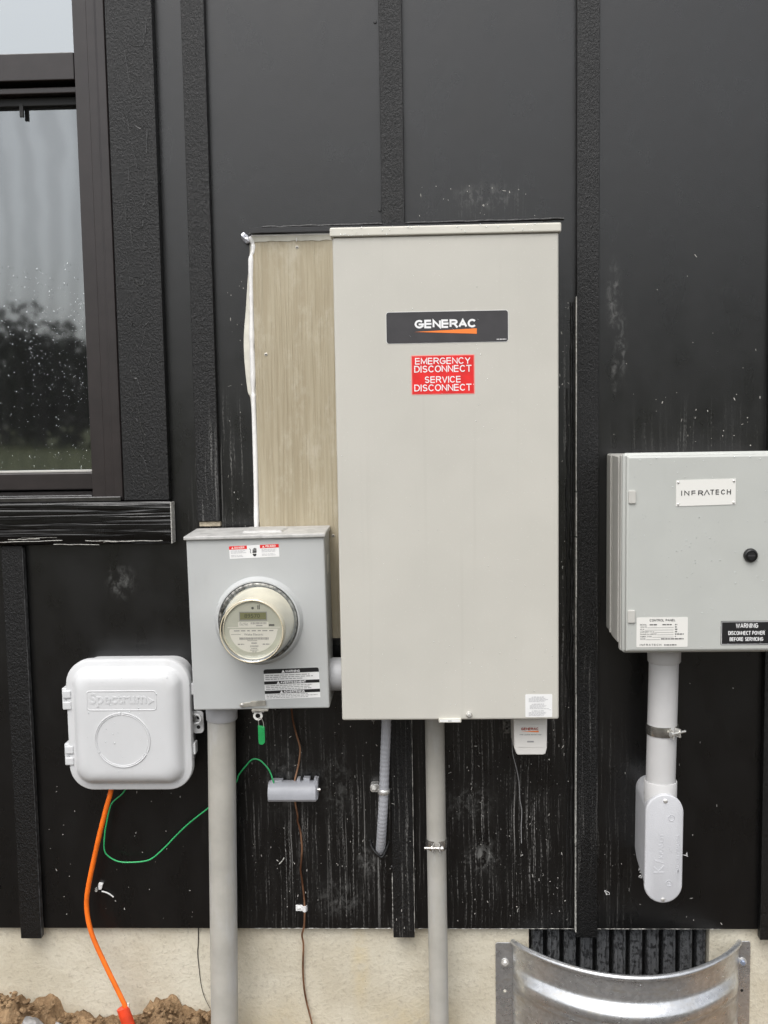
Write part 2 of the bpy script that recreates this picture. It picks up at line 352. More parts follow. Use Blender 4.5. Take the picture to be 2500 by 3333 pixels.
simple('orange_duct', (0.88, 0.17, 0.012), 0.42, 0, 0.5, 0.12, 26, 0.15, 300)
simple('red_coupling', (0.72, 0.06, 0.018), 0.4, 0, 0.5, 0.15, 40, 0.2, 200)
simple('green_wire', (0.035, 0.42, 0.14), 0.35)
simple('green_seal', (0.02, 0.30, 0.085), 0.35, 0, 0.5, 0.1, 60)
simple('string_black', (0.012, 0.010, 0.009), 0.7)
simple('face_grey', (0.52, 0.53, 0.47), 0.45, 0, 0.5, 0.04, 30)
simple('can_cream', (0.70, 0.66, 0.55), 0.4, 0, 0.5, 0.1, 24, 0.1, 200)
simple('lcd', (0.21, 0.215, 0.115), 0.25)
simple('lcd_ink', (0.055, 0.058, 0.030), 0.4)
simple('cover_edge', (0.62, 0.54, 0.38), 0.3)
simple('grey_ink_dark', (0.10, 0.10, 0.10), 0.5)
t = NT('copper'); nz = t.noise(t.sc(1, 1, 0.4), 40, 4)
t.bsdf(Base__Color=t.mix(t.step(nz, 0.35, 0.66), (0.16, 0.075, 0.042), (0.50, 0.28, 0.17)), Roughness=0.38, Metallic=0.75)
# tan fibre-cement board with pressed wood grain
t = NT('tan_board'); 
wv = t.step(t.noise(t.sc(150, 1, 5), 1.0, 3, 0.55, 0.5), 0.34, 0.66)
st = t.step(t.noise(t.sc(1, 1, 0.5), 22, 6, 0.7), 0.48, 0.72); n2 = t.noise(t.sc(1, 1, 0.25), 9, 4)
c = t.mix(t.step(n2, 0.3, 0.7), (0.320, 0.268, 0.178), (0.400, 0.345, 0.242)); c = t.mix(t.math('MULTIPLY', wv, 0.34), c, (0.50, 0.45, 0.335)); c = t.mix(t.math('MULTIPLY', st, 0.60), c, (0.53, 0.485, 0.385))
t.bsdf(Base__Color=c, Roughness=0.62, Normal=t.bump(wv, 0.5, 0.002, t.bump(t.noise(t.pos(), 260, 4), 0.35, 0.001)))
# cast concrete
t = NT('concrete')
n1 = t.noise(t.pos(), 5, 5, 0.6); n2 = t.noise(t.pos(), 120, 5, 0.7, 0.4); n3 = t.noise(t.sc(1, 1, 0.12), 7, 3)
c = t.mix(t.step(n1, 0.3, 0.7), (0.52, 0.470, 0.362), (0.65, 0.610, 0.500)); c = t.mix(t.step(n2, 0.50, 0.72, 0, 0.45), c, (0.30, 0.26, 0.20))
yl = t.math('MULTIPLY', t.math('MAXIMUM', t.blob(-0.152, 0.17, 0.030, 0.15), t.math('MAXIMUM', t.math('MULTIPLY', t.blob(-0.03, 0.02, 0.16, 0.10), 0.7), t.math('MULTIPLY', t.blob(-0.36, 0.0, 0.2, 0.13), 0.6))), t.step(t.noise(t.pos(), 40, 4), 0.25, 0.6))
c = t.mix(t.math('MULTIPLY', yl, 0.45), c, (0.56, 0.45, 0.24))
pit = t.step(t.vor(t.pos(), 60), 0.03, 0.09, 1, 0); pit = t.math('MULTIPLY', pit, t.step(t.noise(t.pos(), 25, 2), 0.6, 0.66))
c = t.mix(t.math('MULTIPLY', pit, 0.7), c, (0.12, 0.10, 0.08))
t.bsdf(Base__Color=c, Roughness=0.75, Normal=t.bump(pit, -0.6, 0.003, t.bump(n2, 0.5, 0.003, t.bump(t.noise(t.pos(), 30, 3), 0.3, 0.006))))
# galvanised steel with spangle and water film
t = NT('galvanised')
sp = t.vor(t.pos(), 130, 'F1', 'Color'); spv = t.n('SeparateColor', i0=sp).outputs[0]
gn = t.noise(t.sc(1, 1, 2), 24, 5, 0.65)
c = t.mix(spv, (0.58, 0.59, 0.60), (0.72, 0.73, 0.74)); c = t.mix(t.step(gn, 0.48, 0.72, 0, 0.6), c, (0.47, 0.43, 0.36))
t.bsdf(Base__Color=c, Metallic=0.86, Roughness=t.step(gn, 0.3, 0.7, 0.24, 0.40), Normal=t.bump(t.noise(t.pos(), 300, 3), 0.12, 0.001))
# black ribbed plastic, wet highlights painted in as grey mottling
t = NT('highlit_black_plastic'); nn = t.noise(t.sc(1, 1, 0.7), 130, 4, 0.65)
t.bsdf(Base__Color=t.mix(t.step(nn, 0.46, 0.60, 0, 0.9), (0.115, 0.118, 0.122), (0.010, 0.010, 0.011)), Roughness=t.step(nn, 0.4, 0.6, 0.25, 0.5), Normal=t.bump(nn, 0.15, 0.001))
# clay soil
t = NT('soil'); n1 = t.noise(t.pos(), 22, 6, 0.7); n2 = t.noise(t.pos(), 150, 4, 0.7)
c = t.mix(t.step(n1, 0.3, 0.7), (0.150, 0.088, 0.040), (0.36, 0.235, 0.125)); c = t.mix(t.step(n2, 0.5, 0.75, 0, 0.5), c, (0.44, 0.32, 0.19))
t.bsdf(Base__Color=c, Roughness=0.85, Normal=t.bump(n2, 0.9, 0.006, t.bump(n1, 0.6, 0.02)))
simple('stone_grey', (0.27, 0.26, 0.25), 0.7, 0, 0.4, 0.3, 60, 0.7, 120)
# ground: bare clay by the house, grass farther out
t = NT('ground'); sy = t.n('SeparateXYZ', i0=t.pos()).outputs[1]
edge = t.math('ADD', sy, t.math('MULTIPLY', t.noise(t.pos(), 0.35, 4), 8.0)); g = t.step(edge, -9, -5, 1, 0)
gc = t.mix(t.noise(t.pos(), 1.5, 5), (0.062, 0.075, 0.014), (0.105, 0.112, 0.026)); scx = t.mix(t.noise(t.pos(), 3, 6), (0.028, 0.020, 0.013), (0.062, 0.044, 0.028))
t.bsdf(Base__Color=t.mix(g, scx, gc), Roughness=0.9, Normal=t.bump(t.noise(t.pos(), 12, 5), 0.8, 0.05))
t = NT('leaf'); rnd = t.noise(t.pos(), 0.6, 3)
t.bsdf(Base__Color=t.mix(rnd, (0.016, 0.026, 0.008), (0.042, 0.056, 0.020)), Roughness=0.6)
simple('bark', (0.06, 0.048, 0.038), 0.85)
# coated window glass, insect screen, clear meter cover, water
def sheet(name, tint, refl, rough, fres=None, wavy=None):
    t = NT(name)
    tr = t.n('BsdfTransparent', Color=(*tint, 1)); gl = t.n('BsdfGlossy', Color=(0.93, 0.98, 1.0, 1), Roughness=rough)
    if wavy: t.set(gl, 'Normal', t.bump(t.noise(t.sc(1, 1, 0.5), wavy[0], 2), wavy[1], 0.01))
    f = refl
    if fres: f = t.math('ADD', t.math('MULTIPLY', t.math('POWER', t.n('LayerWeight', Blend=0.5).outputs['Facing'], 4.0), fres), refl, True)
    mx = t.n('MixShader', i0=f, i1=tr.outputs[0], i2=gl.outputs[0]); t.t.links.new(mx.outputs[0], t.out.inputs[0])
sheet('window_glass', (0.75, 0.80, 0.78), 0.36, 0.034, None, (5, 0.03))
sheet('clear_cover', (0.98, 0.97, 0.93), 0.15, 0.04, 0.7)
sheet('water', (0.99, 0.99, 0.99), 0.22, 0.04, 0.7)
t = NT('insect_screen'); 
wv = t.n('TexWave', _wave_type='BANDS', _bands_direction='X', Vector=t.sc(1, 1, 0.5), Scale=6.5, Distortion=9.0, Detail=3.0, i4=0.9).outputs['Fac']
df = t.n('BsdfDiffuse', Color=(0.045, 0.045, 0.045, 1)); tr = t.n('BsdfTransparent')
mx = t.n('MixShader', i0=t.step(wv, 0.0, 1.0, 0.215, 0.275), i1=tr.outputs[0], i2=df.outputs[0]); t.t.links.new(mx.outputs[0], t.out.inputs[0])

def raindrops(parent, spots, seed, name='raindrops'):
    """many small beads of water as one mesh; spots: (x0, x1, z0, z1, y, count, rmin, rmax)"""
    rn = random.Random(seed); mb = MB()
    for x0, x1, z0, z1, y, cnt, ra, rb in spots:
        for _ in range(cnt):
            cx, cz = rn.uniform(x0, x1), rn.uniform(z0, z1); r = ra+(rb-ra)*rn.random()**2.5; el = rn.uniform(1.0, 1.7)
            L = [[(cx+r*q*math.cos(2*PI*i/8), y-r*h, cz+r*q*el*math.sin(2*PI*i/8)) for i in range(8)] for q, h in ((1, -0.05), (0.85, 0.38), (0.45, 0.62))]
            mb.loft(L, False, True)
    return tag(obj(name, mb, 'water', parent, 60), kind='stuff')

# ================================================================== ground, woods
gm = MB(); gm.add([(-300, -400, -0.06), (300, -400, -0.06), (300, 60, -0.06), (-300, 60, -0.06)], [(0, 1, 2, 3)])
tag(obj('ground', gm, 'ground', None, 'flat'), kind='structure')

prof = [(-1.6, 0.10), (-1.1, 0.11), (-0.965, 0.123), (-0.941, 0.126), (-0.927, 0.108), (-0.856, 0.102), (-0.848, 0.078), (-0.81, 0.072), (-0.76, 0.069), (-0.716, 0.064), (-0.66, 0.067),
        (-0.626, 0.097), (-0.59, 0.100), (-0.568, 0.078), (-0.494, 0.083), (-0.47, 0.06), (-0.42, 0.01), (-0.3, -0.02), (0.2, -0.03), (0.70, -0.01), (0.748, 0.012), (0.80, 0.055), (0.95, 0.07), (1.4, 0.05)]
def interp(x):
    for (a, b), (c, d) in zip(prof, prof[1:]):
        if a <= x <= c: return b+(d-b)*(x-a)/(c-a)
    return 0.05
gx, gy = 420, 64
sm_ = MB(); vv = []
for j in range(gy+1):
    for i in range(gx+1):
        x = -1.55+2.85*i/gx; d = -0.02+0.40*(j/gy)**1.3
        k = math.exp(-max(0, d-0.06)/0.20)*(1-sst(d, 0.22, 0.38)); z = interp(x+0.012*noise.noise((x*14, d*14, 3)))*k-0.055*(1-k)
        z += 0.026*noise.fractal((x*20, d*20, 1.7), 1.0, 2.0, 5)+0.012*abs(noise.noise((x*60, d*60, 5)))
        vv.append((x, -d, z+0.006*noise.noise((x*130, d*130, 9))-0.030))
sm_.add(vv, [(j*(gx+1)+i, (j+1)*(gx+1)+i, (j+1)*(gx+1)+i+1, j*(gx+1)+i+1) for j in range(gy) for i in range(gx)])
tag(obj('soil_bed', sm_, 'soil', None, 60), kind='structure')
# clods of clay heaped against the wall: too many and too crumbly to count
cm = MB(); rn = random.Random(4)
def clod(mb, c, r, sd):
    bm_ = bmesh.new(); bmesh.ops.create_icosphere(bm_, subdivisions=2, radius=1)
    vs_ = []
    for v in bm_.verts:
        q = v.co.normalized()*(1+0.55*noise.fractal(v.co*1.3+Vector((sd, 0, 0)), 1.0, 2.0, 3)); vs_.append((c[0]+q.x*r, c[1]+q.y*r, c[2]+q.z*r*0.8))
    mb.add(vs_, [tuple(v.index for v in f.verts) for f in bm_.faces]); bm_.free()
for k in range(900):
    x = rn.uniform(-1.3, -0.48) if k < 840 else rn.uniform(0.75, 1.2); d = 0.02+0.2*rn.random()**1.5; kk = math.exp(-max(0, d-0.06)/0.20)*(1-sst(d, 0.22, 0.38))
    clod(cm, (x, -d, interp(x)*kk-0.055*(1-kk)-0.020+0.012*rn.random()), rn.uniform(0.0015, 0.0065)*(1 if rn.random() < 0.9 else 1.8), k*3.1)
tag(obj('soil_clods', cm, 'soil', None, 50), 'crumbly brown clay clods heaped along the foot of the concrete', 'soil', None, 'stuff')
for k, (x, d, z, r, lab) in enumerate([(-0.885, 0.085, 0.074, 0.024, 'larger grey stone lying in the clay below the grey telecom box, nearest the left edge'), (-0.822, 0.075, 0.058, 0.019, 'smaller grey brown stone in the clay between the larger stone and the orange duct')]):
    b = MB(); clod(b, (x, -d, z), r, 40+k*7.7); o = obj('stone', b, 'stone_grey', None, 30); tag(o, lab, 'stone', 'stones in the soil')

# a wood beyond the lawn: seen only as the dark band mirrored in the window
wm = MB(); tm = MB(); rn = random.Random(11)
for k in range(74):
    x = -92+k*2.5+rn.uniform(-1.2, 1.2); y = -60-rn.uniform(0, 12); h = rn.uniform(7.6, 10.4)+1.2*math.sin(x*0.11); cr = rn.uniform(2.4, 3.4)
    tm.cyl((x, y, -0.1), (x+rn.uniform(-.3, .3), y, h*0.7), 0.20, 7, 0.07)
    for _ in range(620):
        a, b_ = rn.uniform(0, 2*PI), rn.uniform(-1, 1); q = rn.random()**0.33*(1+0.2*math.sin(a*3+k)); e = math.sqrt(1-b_*b_)
        c = Vector((x+cr*q*e*math.cos(a), y+cr*q*e*math.sin(a), h*0.5+h*0.5*q*b_)); s_ = rn.uniform(0.16, 0.40)
        u = Vector((rn.gauss(0, 1), rn.gauss(0, 1), rn.gauss(0, 1))).normalized(); v = u.orthogonal().normalized()
        wm.add([c-u*s_-v*s_*.6, c+u*s_-v*s_*.6, c+u*s_+v*s_*.6, c-u*s_+v*s_*.6], [(0, 1, 2, 3)])
wood = tag(obj('distant_wood', wm, 'leaf', None, 'flat'), 'dark green wood beyond the lawn, mirrored in the window', 'wood', None, 'stuff')
tag(obj('trunks', tm, 'bark', wood), kind='stuff')

# ================================================================== the house
house = empty('house', (0, 0, 0), 'black board and batten house wall with window and pale concrete foundation', 'house')
PT, FB = 0.010, 0.26                     # siding thickness, foot of the siding
def panel(pts, lab=None):
    o = obj('siding_panel', MB().prism(pts, 0, PT), 'siding_paint', house)
    if lab: tag(o, lab)
TOP = 3.6
def rect(x0, x1, z0, z1): return [(x0, z0), (x1, z0), (x1, z1), (x0, z1)]
panel([(-0.461, FB), (-0.05, FB), (-0.05, 0.935), (-0.356, 0.935), (-0.356, 1.812), (-0.05, 1.812), (-0.05, TOP), (-0.461, TOP)], 'black siding cut away round the tan mounting board')
panel([(-0.048, FB), (0.358, FB), (0.358, TOP), (-0.048, TOP), (-0.048, 1.812), (0.29, 1.812), (0.29, 0.935), (-0.048, 0.935)])
panel(rect(0.360, 0.764, FB, TOP)); panel(rect(0.766, 1.170, FB, TOP)); panel(rect(1.172, 1.576, FB, TOP)); panel(rect(1.578, 2.4, FB, TOP))
panel([(-0.900, FB), (-0.463, FB), (-0.463, TOP), (-0.600, TOP), (-0.600, 1.2), (-0.900, 1.2)])
panel(rect(-1.305, -0.902, FB, 1.2))
panel([(-1.71, FB), (-1.307, FB), (-1.307, 1.2), (-1.60, 1.2), (-1.60, TOP), (-1.71, TOP)])
panel(rect(-1.598, -0.602, 2.95, TOP)); panel(rect(-2.6, -1.712, FB, TOP))
def batten(x0, x1, z0, z1, lab=None, wob=0.0):
    o = obj('batten', MB().box(x0, x1, -0.019, -0.0005, z0, z1), 'batten_paint', house, None, 0.0015)
    if lab: tag(o, lab)
    return o
batten(-0.4855, -0.4365, 1.1945, TOP); batten(-0.4855, -0.4365, 0.252, 0.80)
batten(-0.0735, -0.0255, 1.8165, TOP); batten(-0.0735, -0.0255, 0.248, 0.93)
batten(0.335, 0.382, 0.249, TOP); batten(0.741, 0.789, 0.244, TOP)
batten(-0.9235, -0.876, 0.244, 1.146)
for x in (1.171, 1.577, 1.983): batten(x-0.024, x+0.024, 0.246, TOP)
batten(-1.330, -1.282, 0.246, 1.146); batten(-1.735, -1.687, 0.246, TOP); batten(-2.141, -2.093, 0.246, TOP)
obj('raw_batten_end', MB().box(-0.483, -0.437, -0.014, -0.0006, 1.183, 1.1935), 'raw_beige', house, None, 0.001)
# the worn, unpainted left edge of the batten between the two big cabinets, and the wrinkled sealant next to it
mb = MB(); rn = random.Random(3); zz = 0.262
while zz < 1.66:
    l = rn.uniform(0.05, 0.16); wd = rn.uniform(0.0011, 0.0022); mb.box(0.3334-rn.uniform(0, 0.0006), 0.3334+wd, -0.0203, -0.006, zz, min(zz+l, 1.68)); zz += l+rn.uniform(0.0, 0.004)
obj('worn_edge', mb, 'primer', house)
def wrinkled(path, r, amp, sd, m, name):
    pts = [(x+amp*noise.noise((z*40, sd, 0)), y, z) for x, y, z in path]
    return obj(name, MB().tube(pts, r, 8, 4, lambda q: r*(1+0.6*noise.noise((q*90, sd, 2)))), m, house, 60)
wrinkled([(0.3265, -0.001, 0.27+0.03*k) for k in range(47)], 0.0032, 0.0030, 1.3, 'black_sealant', 'sealant_bead')
wrinkled([(0.317, -0.0005, 0.30+0.03*k) for k in range(40)], 0.0022, 0.0060, 4.1, 'black_sealant', 'sealant_bead')
obj('worn_edge', MB().box(-0.8762, -0.8752, -0.0196, -0.004, 0.25, 1.14), 'dull_edge', house)
# wrinkled horizontal bead above the drip cap
mb = MB().tube([(-0.33+0.02*k, -0.002, 1.8215+0.002*noise.noise((k*0.7, 0, 0))+0.0001*k) for k in range(33)], 0.0028, 7, 3, lambda q: 0.0028*(1+0.6*noise.noise((q*60, 1, 2))))
obj('sealant_bead', mb, 'black_sealant', house, 60)
# tan board behind the boxes, drip cap, caulk, nails
obj('mounting_board', MB().box(-0.350, 0.262, -0.020, 0.012, 0.934, 1.798), 'tan_board', house, None, 0.001)
obj('drip_cap', MB().add([(-0.353, 0.0, 1.818), (-0.353, -0.030, 1.8155), (-0.353, -0.036, 1.8135), (-0.353, -0.036, 1.8045), (-0.353, -0.026, 1.804), (-0.353, -0.026, 1.8095), (-0.353, 0.0, 1.812),
                          (0.262, 0.0, 1.818), (0.262, -0.030, 1.8155), (0.262, -0.036, 1.8135), (0.262, -0.036, 1.8045), (0.262, -0.026, 1.804), (0.262, -0.026, 1.8095), (0.262, 0.0, 1.812)],
     [(0,1,8,7),(1,2,9,8),(2,3,10,9),(3,4,11,10),(4,5,12,11),(5,6,13,12),(6,0,7,13),(6,5,4,3,2,1,0),(7,8,9,10,11,12,13)]), 'black_metal', house)
mb = MB(); rn = random.Random(5); xs = [-0.349+0.0075*k for k in range(31)]
for a, b_ in zip(xs, xs[1:]):
    za, zb = 1.7885+0.0022*noise.noise((a*60, 0, 0)), 1.7885+0.0022*noise.noise((b_*60, 0, 0))
    mb.add([(a, -0.0215, za), (b_, -0.0215, zb), (b_, -0.024, 1.7985), (a, -0.024, 1.7985), (a, -0.019, 1.800), (b_, -0.019, 1.800)], [(0, 1, 2, 3), (3, 2, 5, 4)])
obj('caulk_line', mb, 'cream_caulk', house)
obj('caulk_line', MB().tube([(-0.350+0.02*k, -0.024, 1.8005+0.0008*noise.noise((k, 3, 0))) for k in range(11)], 0.0022, 8, 3), 'white_caulk', house, 60)
cl = [(-0.358, 1.795), (-0.357, 1.773), (-0.360, 1.741), (-0.364, 1.706), (-0.369, 1.652), (-0.375, 1.597), (-0.376, 1.556), (-0.374, 1.515), (-0.370, 1.473), (-0.364, 1.45), (-0.361, 1.325), (-0.362, 1.192)]
P = catmull([(x, 0, z) for x, z in cl], 4); mb = MB(); loops = []
for p in P:
    loops.append([(p.x, -0.0045, p.z), (p.x+0.0008, -0.0065, p.z), (-0.350, -0.0160, p.z), (-0.350, -0.001, p.z), (p.x+0.001, -0.001, p.z)])
obj('sealant_flap', mb.loft(loops), 'cream_caulk', house, 40)
cr = [(-0.3515, 1.800), (-0.347, 1.785), (-0.3475, 1.770), (-0.352, 1.757), (-0.353, 1.741), (-0.354, 1.705), (-0.3545, 1.651), (-0.3555, 1.597), (-0.356, 1.556), (-0.3555, 1.514), (-0.3565, 1.473), (-0.356, 1.45), (-0.3555, 1.325), (-0.357, 1.192), (-0.358, 1.14)]
obj('caulk_bead', MB().tube([(x, -0.0165, z) for x, z in cr], 0.0052, 10, 5, lambda q: 0.0052*(1+0.35*noise.noise((q*22, 0.5, 0))+(0.35 if q < 0.06 else 0))), 'white_caulk', house, 60)
bm_ = bmesh.new(); bmesh.ops.create_icosphere(bm_, subdivisions=3, radius=1); mb = MB()
vs_ = []
for v in bm_.verts:
    q = v.co*(1+0.9*noise.noise(v.co*1.1)); q = Vector((q.x*0.009, q.y*0.005, q.z*0.010)); vs_.append((-0.363+q.x-0.35*q.z*0.6, -0.010+q.y, 1.7985+q.z))
mb.add(vs_, [tuple(v.index for v in f.verts) for f in bm_.faces]); bm_.free(); obj('foil_tape', mb, 'foil', house)
for x, z in ((-0.254, 1.775), (-0.326, 1.552), (-0.190, 1.16)):
    n_ = obj('nail_head', MB().lathe(x, z, [(0.0036, -0.0195), (0.0036, -0.0206), (0.0026, -0.0210)], 14), 'dull_steel', house, 30)
    obj('nail_hole', MB().lathe(x, z, [(0.0016, -0.0209), (0.0014, -0.0213)], 10), 'string_black', n_)
obj('nail', MB().cyl((-0.254, -0.022, 1.7995), (-0.2545, -0.023, 1.787), 0.0008, 8), 'label_white', house)
for x, z in ((-0.0815, 2.235), (-0.078, 1.851), (-0.0745, 0.405)):
    obj('nail_head', MB().lathe(x, z, [(0.0034, 0.001), (0.0034, -0.0012), (0.0022, -0.0022)], 12), 'black_metal', house, 40)

# chips and flecks left by builders on the lower siding
mb = MB(); rn = random.Random(21)
zones = [(0.05, 0.33, 0.27, 0.80, 110), (-0.40, -0.02, 0.27, 0.78, 90), (-0.86, -0.50, 0.27, 0.60, 34), (0.40, 0.72, 0.27, 0.9, 22), (0.40, 0.74, 1.34, 1.46, 26), (0.0, 0.25, 1.82, 1.90, 22), (0.285, 0.330, 0.8, 1.72, 36), (-0.42, -0.365, 1.18, 1.72, 18), (0.39, 0.73, 1.5, 1.75, 8)]
for x0, x1, z0, z1, cnt in zones:
    for _ in range(cnt):
        x, z = rn.uniform(x0, x1), rn.uniform(z0, z1); a = rn.uniform(0, PI) if rn.random() < 0.4 else PI/2+rn.gauss(0, .15)
        L, W_ = 0.0006+0.0042*rn.random()**3, 0.0004+0.0008*rn.random()
        if rn.random() < 0.15: L = W_ = rn.uniform(0.0008, 0.0014)
        y = -0.0006; 
        if any(p <= x <= q for p, q in ((-0.0740, -0.0250), (0.334, 0.383), (-0.4860, -0.4360))): y = -0.0196
        c, s_ = math.cos(a), math.sin(a); pp = []
        for u, v in ((-1, -.6), (-.2, -1), (1, -.5), (.8, .7), (0, 1), (-.9, .5)):
            u *= L*rn.uniform(.6, 1.2); v *= W_*rn.uniform(.6, 1.2); pp.append((x+u*c-v*s_, z+u*s_+v*c))
        mb.prism(pp, y-0.0004, y+0.0004)
tag(obj('plaster_flecks', mb, 'primer', house), 'pale flecks and chips stuck to the black siding', kind='stuff')
# ragged pale crumbs along the foot of the siding
for a_, b2 in ((-0.40, -0.080), (-0.018, 0.333), (0.385, 0.66)):
    mb = MB().tube([(a_+(b2-a_)*q/60, -0.0003, FB+0.0004*noise.noise((q*1.7, a_, 0))) for q in range(61)], 0.0009, 5, 2, lambda q, a_=a_: max(0.00015, 0.0008*(0.55+1.5*noise.noise((q*40, a_*9, 0)))))
    obj('chipped_edge', mb, 'primer', house, 60)
for x, z0, z1 in ((-0.0254, 0.262, 0.79), (-0.0740, 0.262, 0.40)):
    obj('worn_edge', MB().tube([(x, -0.0185, z0+(z1-z0)*q/30) for q in range(31)], 0.0008, 5, 2, lambda q, x=x: max(0.0002, 0.0008*(0.6+1.5*noise.noise((q*30, x*90, 0))))), 'primer', house, 60)
# drips of pale paint and glue
for pts, r in (([(0.196, 0.70), (0.1975, 0.665), (0.205, 0.635), (0.211, 0.60), (0.213, 0.56), (0.217, 0.535), (0.2155, 0.50), (0.216, 0.46)], 0.0010),
               ([(-0.318, 0.427), (-0.323, 0.419), (-0.330, 0.412)], 0.0014)):
    obj('paint_drip', MB().tube([(x, -0.0004, z) for x, z in pts], r, 6, 3), 'primer' if r > 0.0012 else 'ink_grey', house, 60)

# ---- foundation with its vent
fo = obj('foundation_wall', MB().prism([(-2.6, -0.5), (2.4, -0.5), (2.4, 0.258), (0.639, 0.258), (0.639, -0.3), (0.2335, -0.3), (0.2335, 0.258), (-2.6, 0.258)], 0.014, 0.20), 'concrete', house, None, 0.002)
ve = obj('vent_panel', MB().box(0.236, 0.637, 0.062, 0.075, -0.28, 0.262), 'dark_gasket', house)
tag(ve, 'black ribbed vent set into the foundation behind the well')
pit_, x = 0.0376, 0.2405
for k in range(11):
    w_ = 0.0265; x0, x1 = x+k*pit_, x+k*pit_+w_
    if x1 > 0.637: x1 = 0.636
    mb = MB(); pf = [(x0, 0.0615), (x0, 0.034), (x0+0.004, 0.030), (x0+0.0075, 0.030), (x0+0.009, 0.036), (x1-0.006, 0.036), (x1-0.004, 0.031), (x1, 0.033), (x1, 0.0615)]
    mb.loft([[(a, b_, -0.27) for a, b_ in pf], [(a, b_, 0.2615) for a, b_ in pf]])
    obj('slat', mb, 'highlit_black_plastic', ve)

# ---- window
wi = obj('window', MB().box(-1.550, -0.6485, 0.050, 0.060, 2.895, 2.90), 'bronze_frame', house); tag(wi, 'dark bronze window with insect screen on its lower sash')
def jamb(s):   # s=+1 the right-hand one, mirrored about the window's middle
    X = lambda x: x if s > 0 else -2.1985-x
    mb = MB()
    pf = [(-0.7200, 0.055), (-0.7200, 0.0005), (-0.7185, -0.003), (-0.690, -0.003), (-0.6885, -0.0055), (-0.672, -0.0055), (-0.6705, -0.010), (-0.6655, -0.0125), (-0.6505, -0.0125), (-0.6485, -0.0105), (-0.6485, 0.055)]
    return mb.loft([[(X(a), b_, 1.2445) for a, b_ in pf], [(X(a), b_, 2.90) for a, b_ in pf]])
obj('jamb', jamb(1), 'bronze_frame', wi); obj('jamb', jamb(-1), 'bronze_frame', wi)
XL, XR = -1.4780, -0.7203
obj('meeting_rail', MB().box(XL, XR, -0.0028, 0.05, 2.1365, 2.193), 'bronze_frame', wi, None, 0.002)
obj('sash_rail', MB().box(XL, XR, 0.010, 0.05, 2.1135, 2.1265), 'bronze_frame', wi, None, 0.002)
obj('sash_rail', MB().box(XL, XR, 0.030, 0.05, 2.094, 2.1130), 'dark_gasket', wi, None, 0.002)  # dark strip standing in for the shaded band above the lower pane
obj('sash_rail', MB().box(XL, XR, 0.026, 0.06, 1.265, 1.3035), 'bronze_frame', wi, None, 0.003)
obj('sash_stop', MB().box(XL, XR, 0.0295, 0.05, 1.3037, 1.3085), 'panel_side', wi, None, 0.001)
obj('window_sill', MB().add([(XL, -0.0025, 1.2545), (XR, -0.0025, 1.2545), (XR, 0.055, 1.2645), (XL, 0.055, 1.2645), (XL, -0.0025, 1.2450), (XR, -0.0025, 1.2450), (XR, 0.055, 1.2450), (XL, 0.055, 1.2450)],
    [(0, 1, 2, 3), (4, 5, 1, 0), (5, 6, 2, 1), (6, 7, 3, 2), (7, 4, 0, 3), (4, 7, 6, 5)]), 'wet_frame', wi, None, 0.0015)
obj('sill_nosing', MB().box(-1.546, -0.652, -0.0200, -0.0135, 1.2415, 1.2520), 'wet_frame', wi, None, 0.0018)
obj('jamb_stop', MB().box(-0.7250, -0.7203, 0.018, 0.05, 1.309, 2.094), 'dark_gasket', wi)
obj('pane', MB().quad(XL, XR, 2.193, 2.90, 0.016), 'window_glass', wi, 'flat')
obj('pane', MB().quad(XL, XR, 1.300, 2.11, 0.046), 'window_glass', wi, 'flat')
obj('insect_screen', MB().quad(XL, XR, 1.306, 2.10, 0.036), 'insect_screen', wi, 'flat')
raindrops(wi, [(-0.99, -0.725, 1.31, 1.76, 0.0355, 480, 0.0004, 0.0023), (-0.86, -0.725, 1.45, 1.70, 0.0355, 200, 0.0005, 0.0022), (-0.99, -0.725, 2.2, 2.5, 0.0155, 26, 0.0008, 0.0018)], 9)
obj('catch', MB().box(-0.853, -0.845, 0.028, 0.034, 2.072, 2.100), 'dark_gasket', wi)
mb = MB()   # dark room behind the panes
mb.box(-2.2, -0.3, 1.6, 1.62, 0.6, 3.2); mb.box(-2.2, -0.3, 0.3, 1.6, 3.2, 3.22); mb.box(-2.2, -0.3, 0.3, 1.6, 0.58, 0.6); mb.box(-2.22, -2.2, 0.3, 1.6, 0.58, 3.22); mb.box(-0.3, -0.28, 0.3, 1.6, 0.58, 3.22)
obj('room', mb, 'room_dark', wi)
mb = MB(); mb.box(-2.22, -1.55, 0.08, 0.30, 0.58, 3.22); mb.box(-0.6485, -0.28, 0.08, 0.30, 0.58, 3.22); mb.box(-1.55, -0.6485, 0.08, 0.30, 0.58, 1.245); mb.box(-1.55, -0.6485, 0.08, 0.30, 2.90, 3.22)
obj('reveal', mb, 'room_dark', wi)
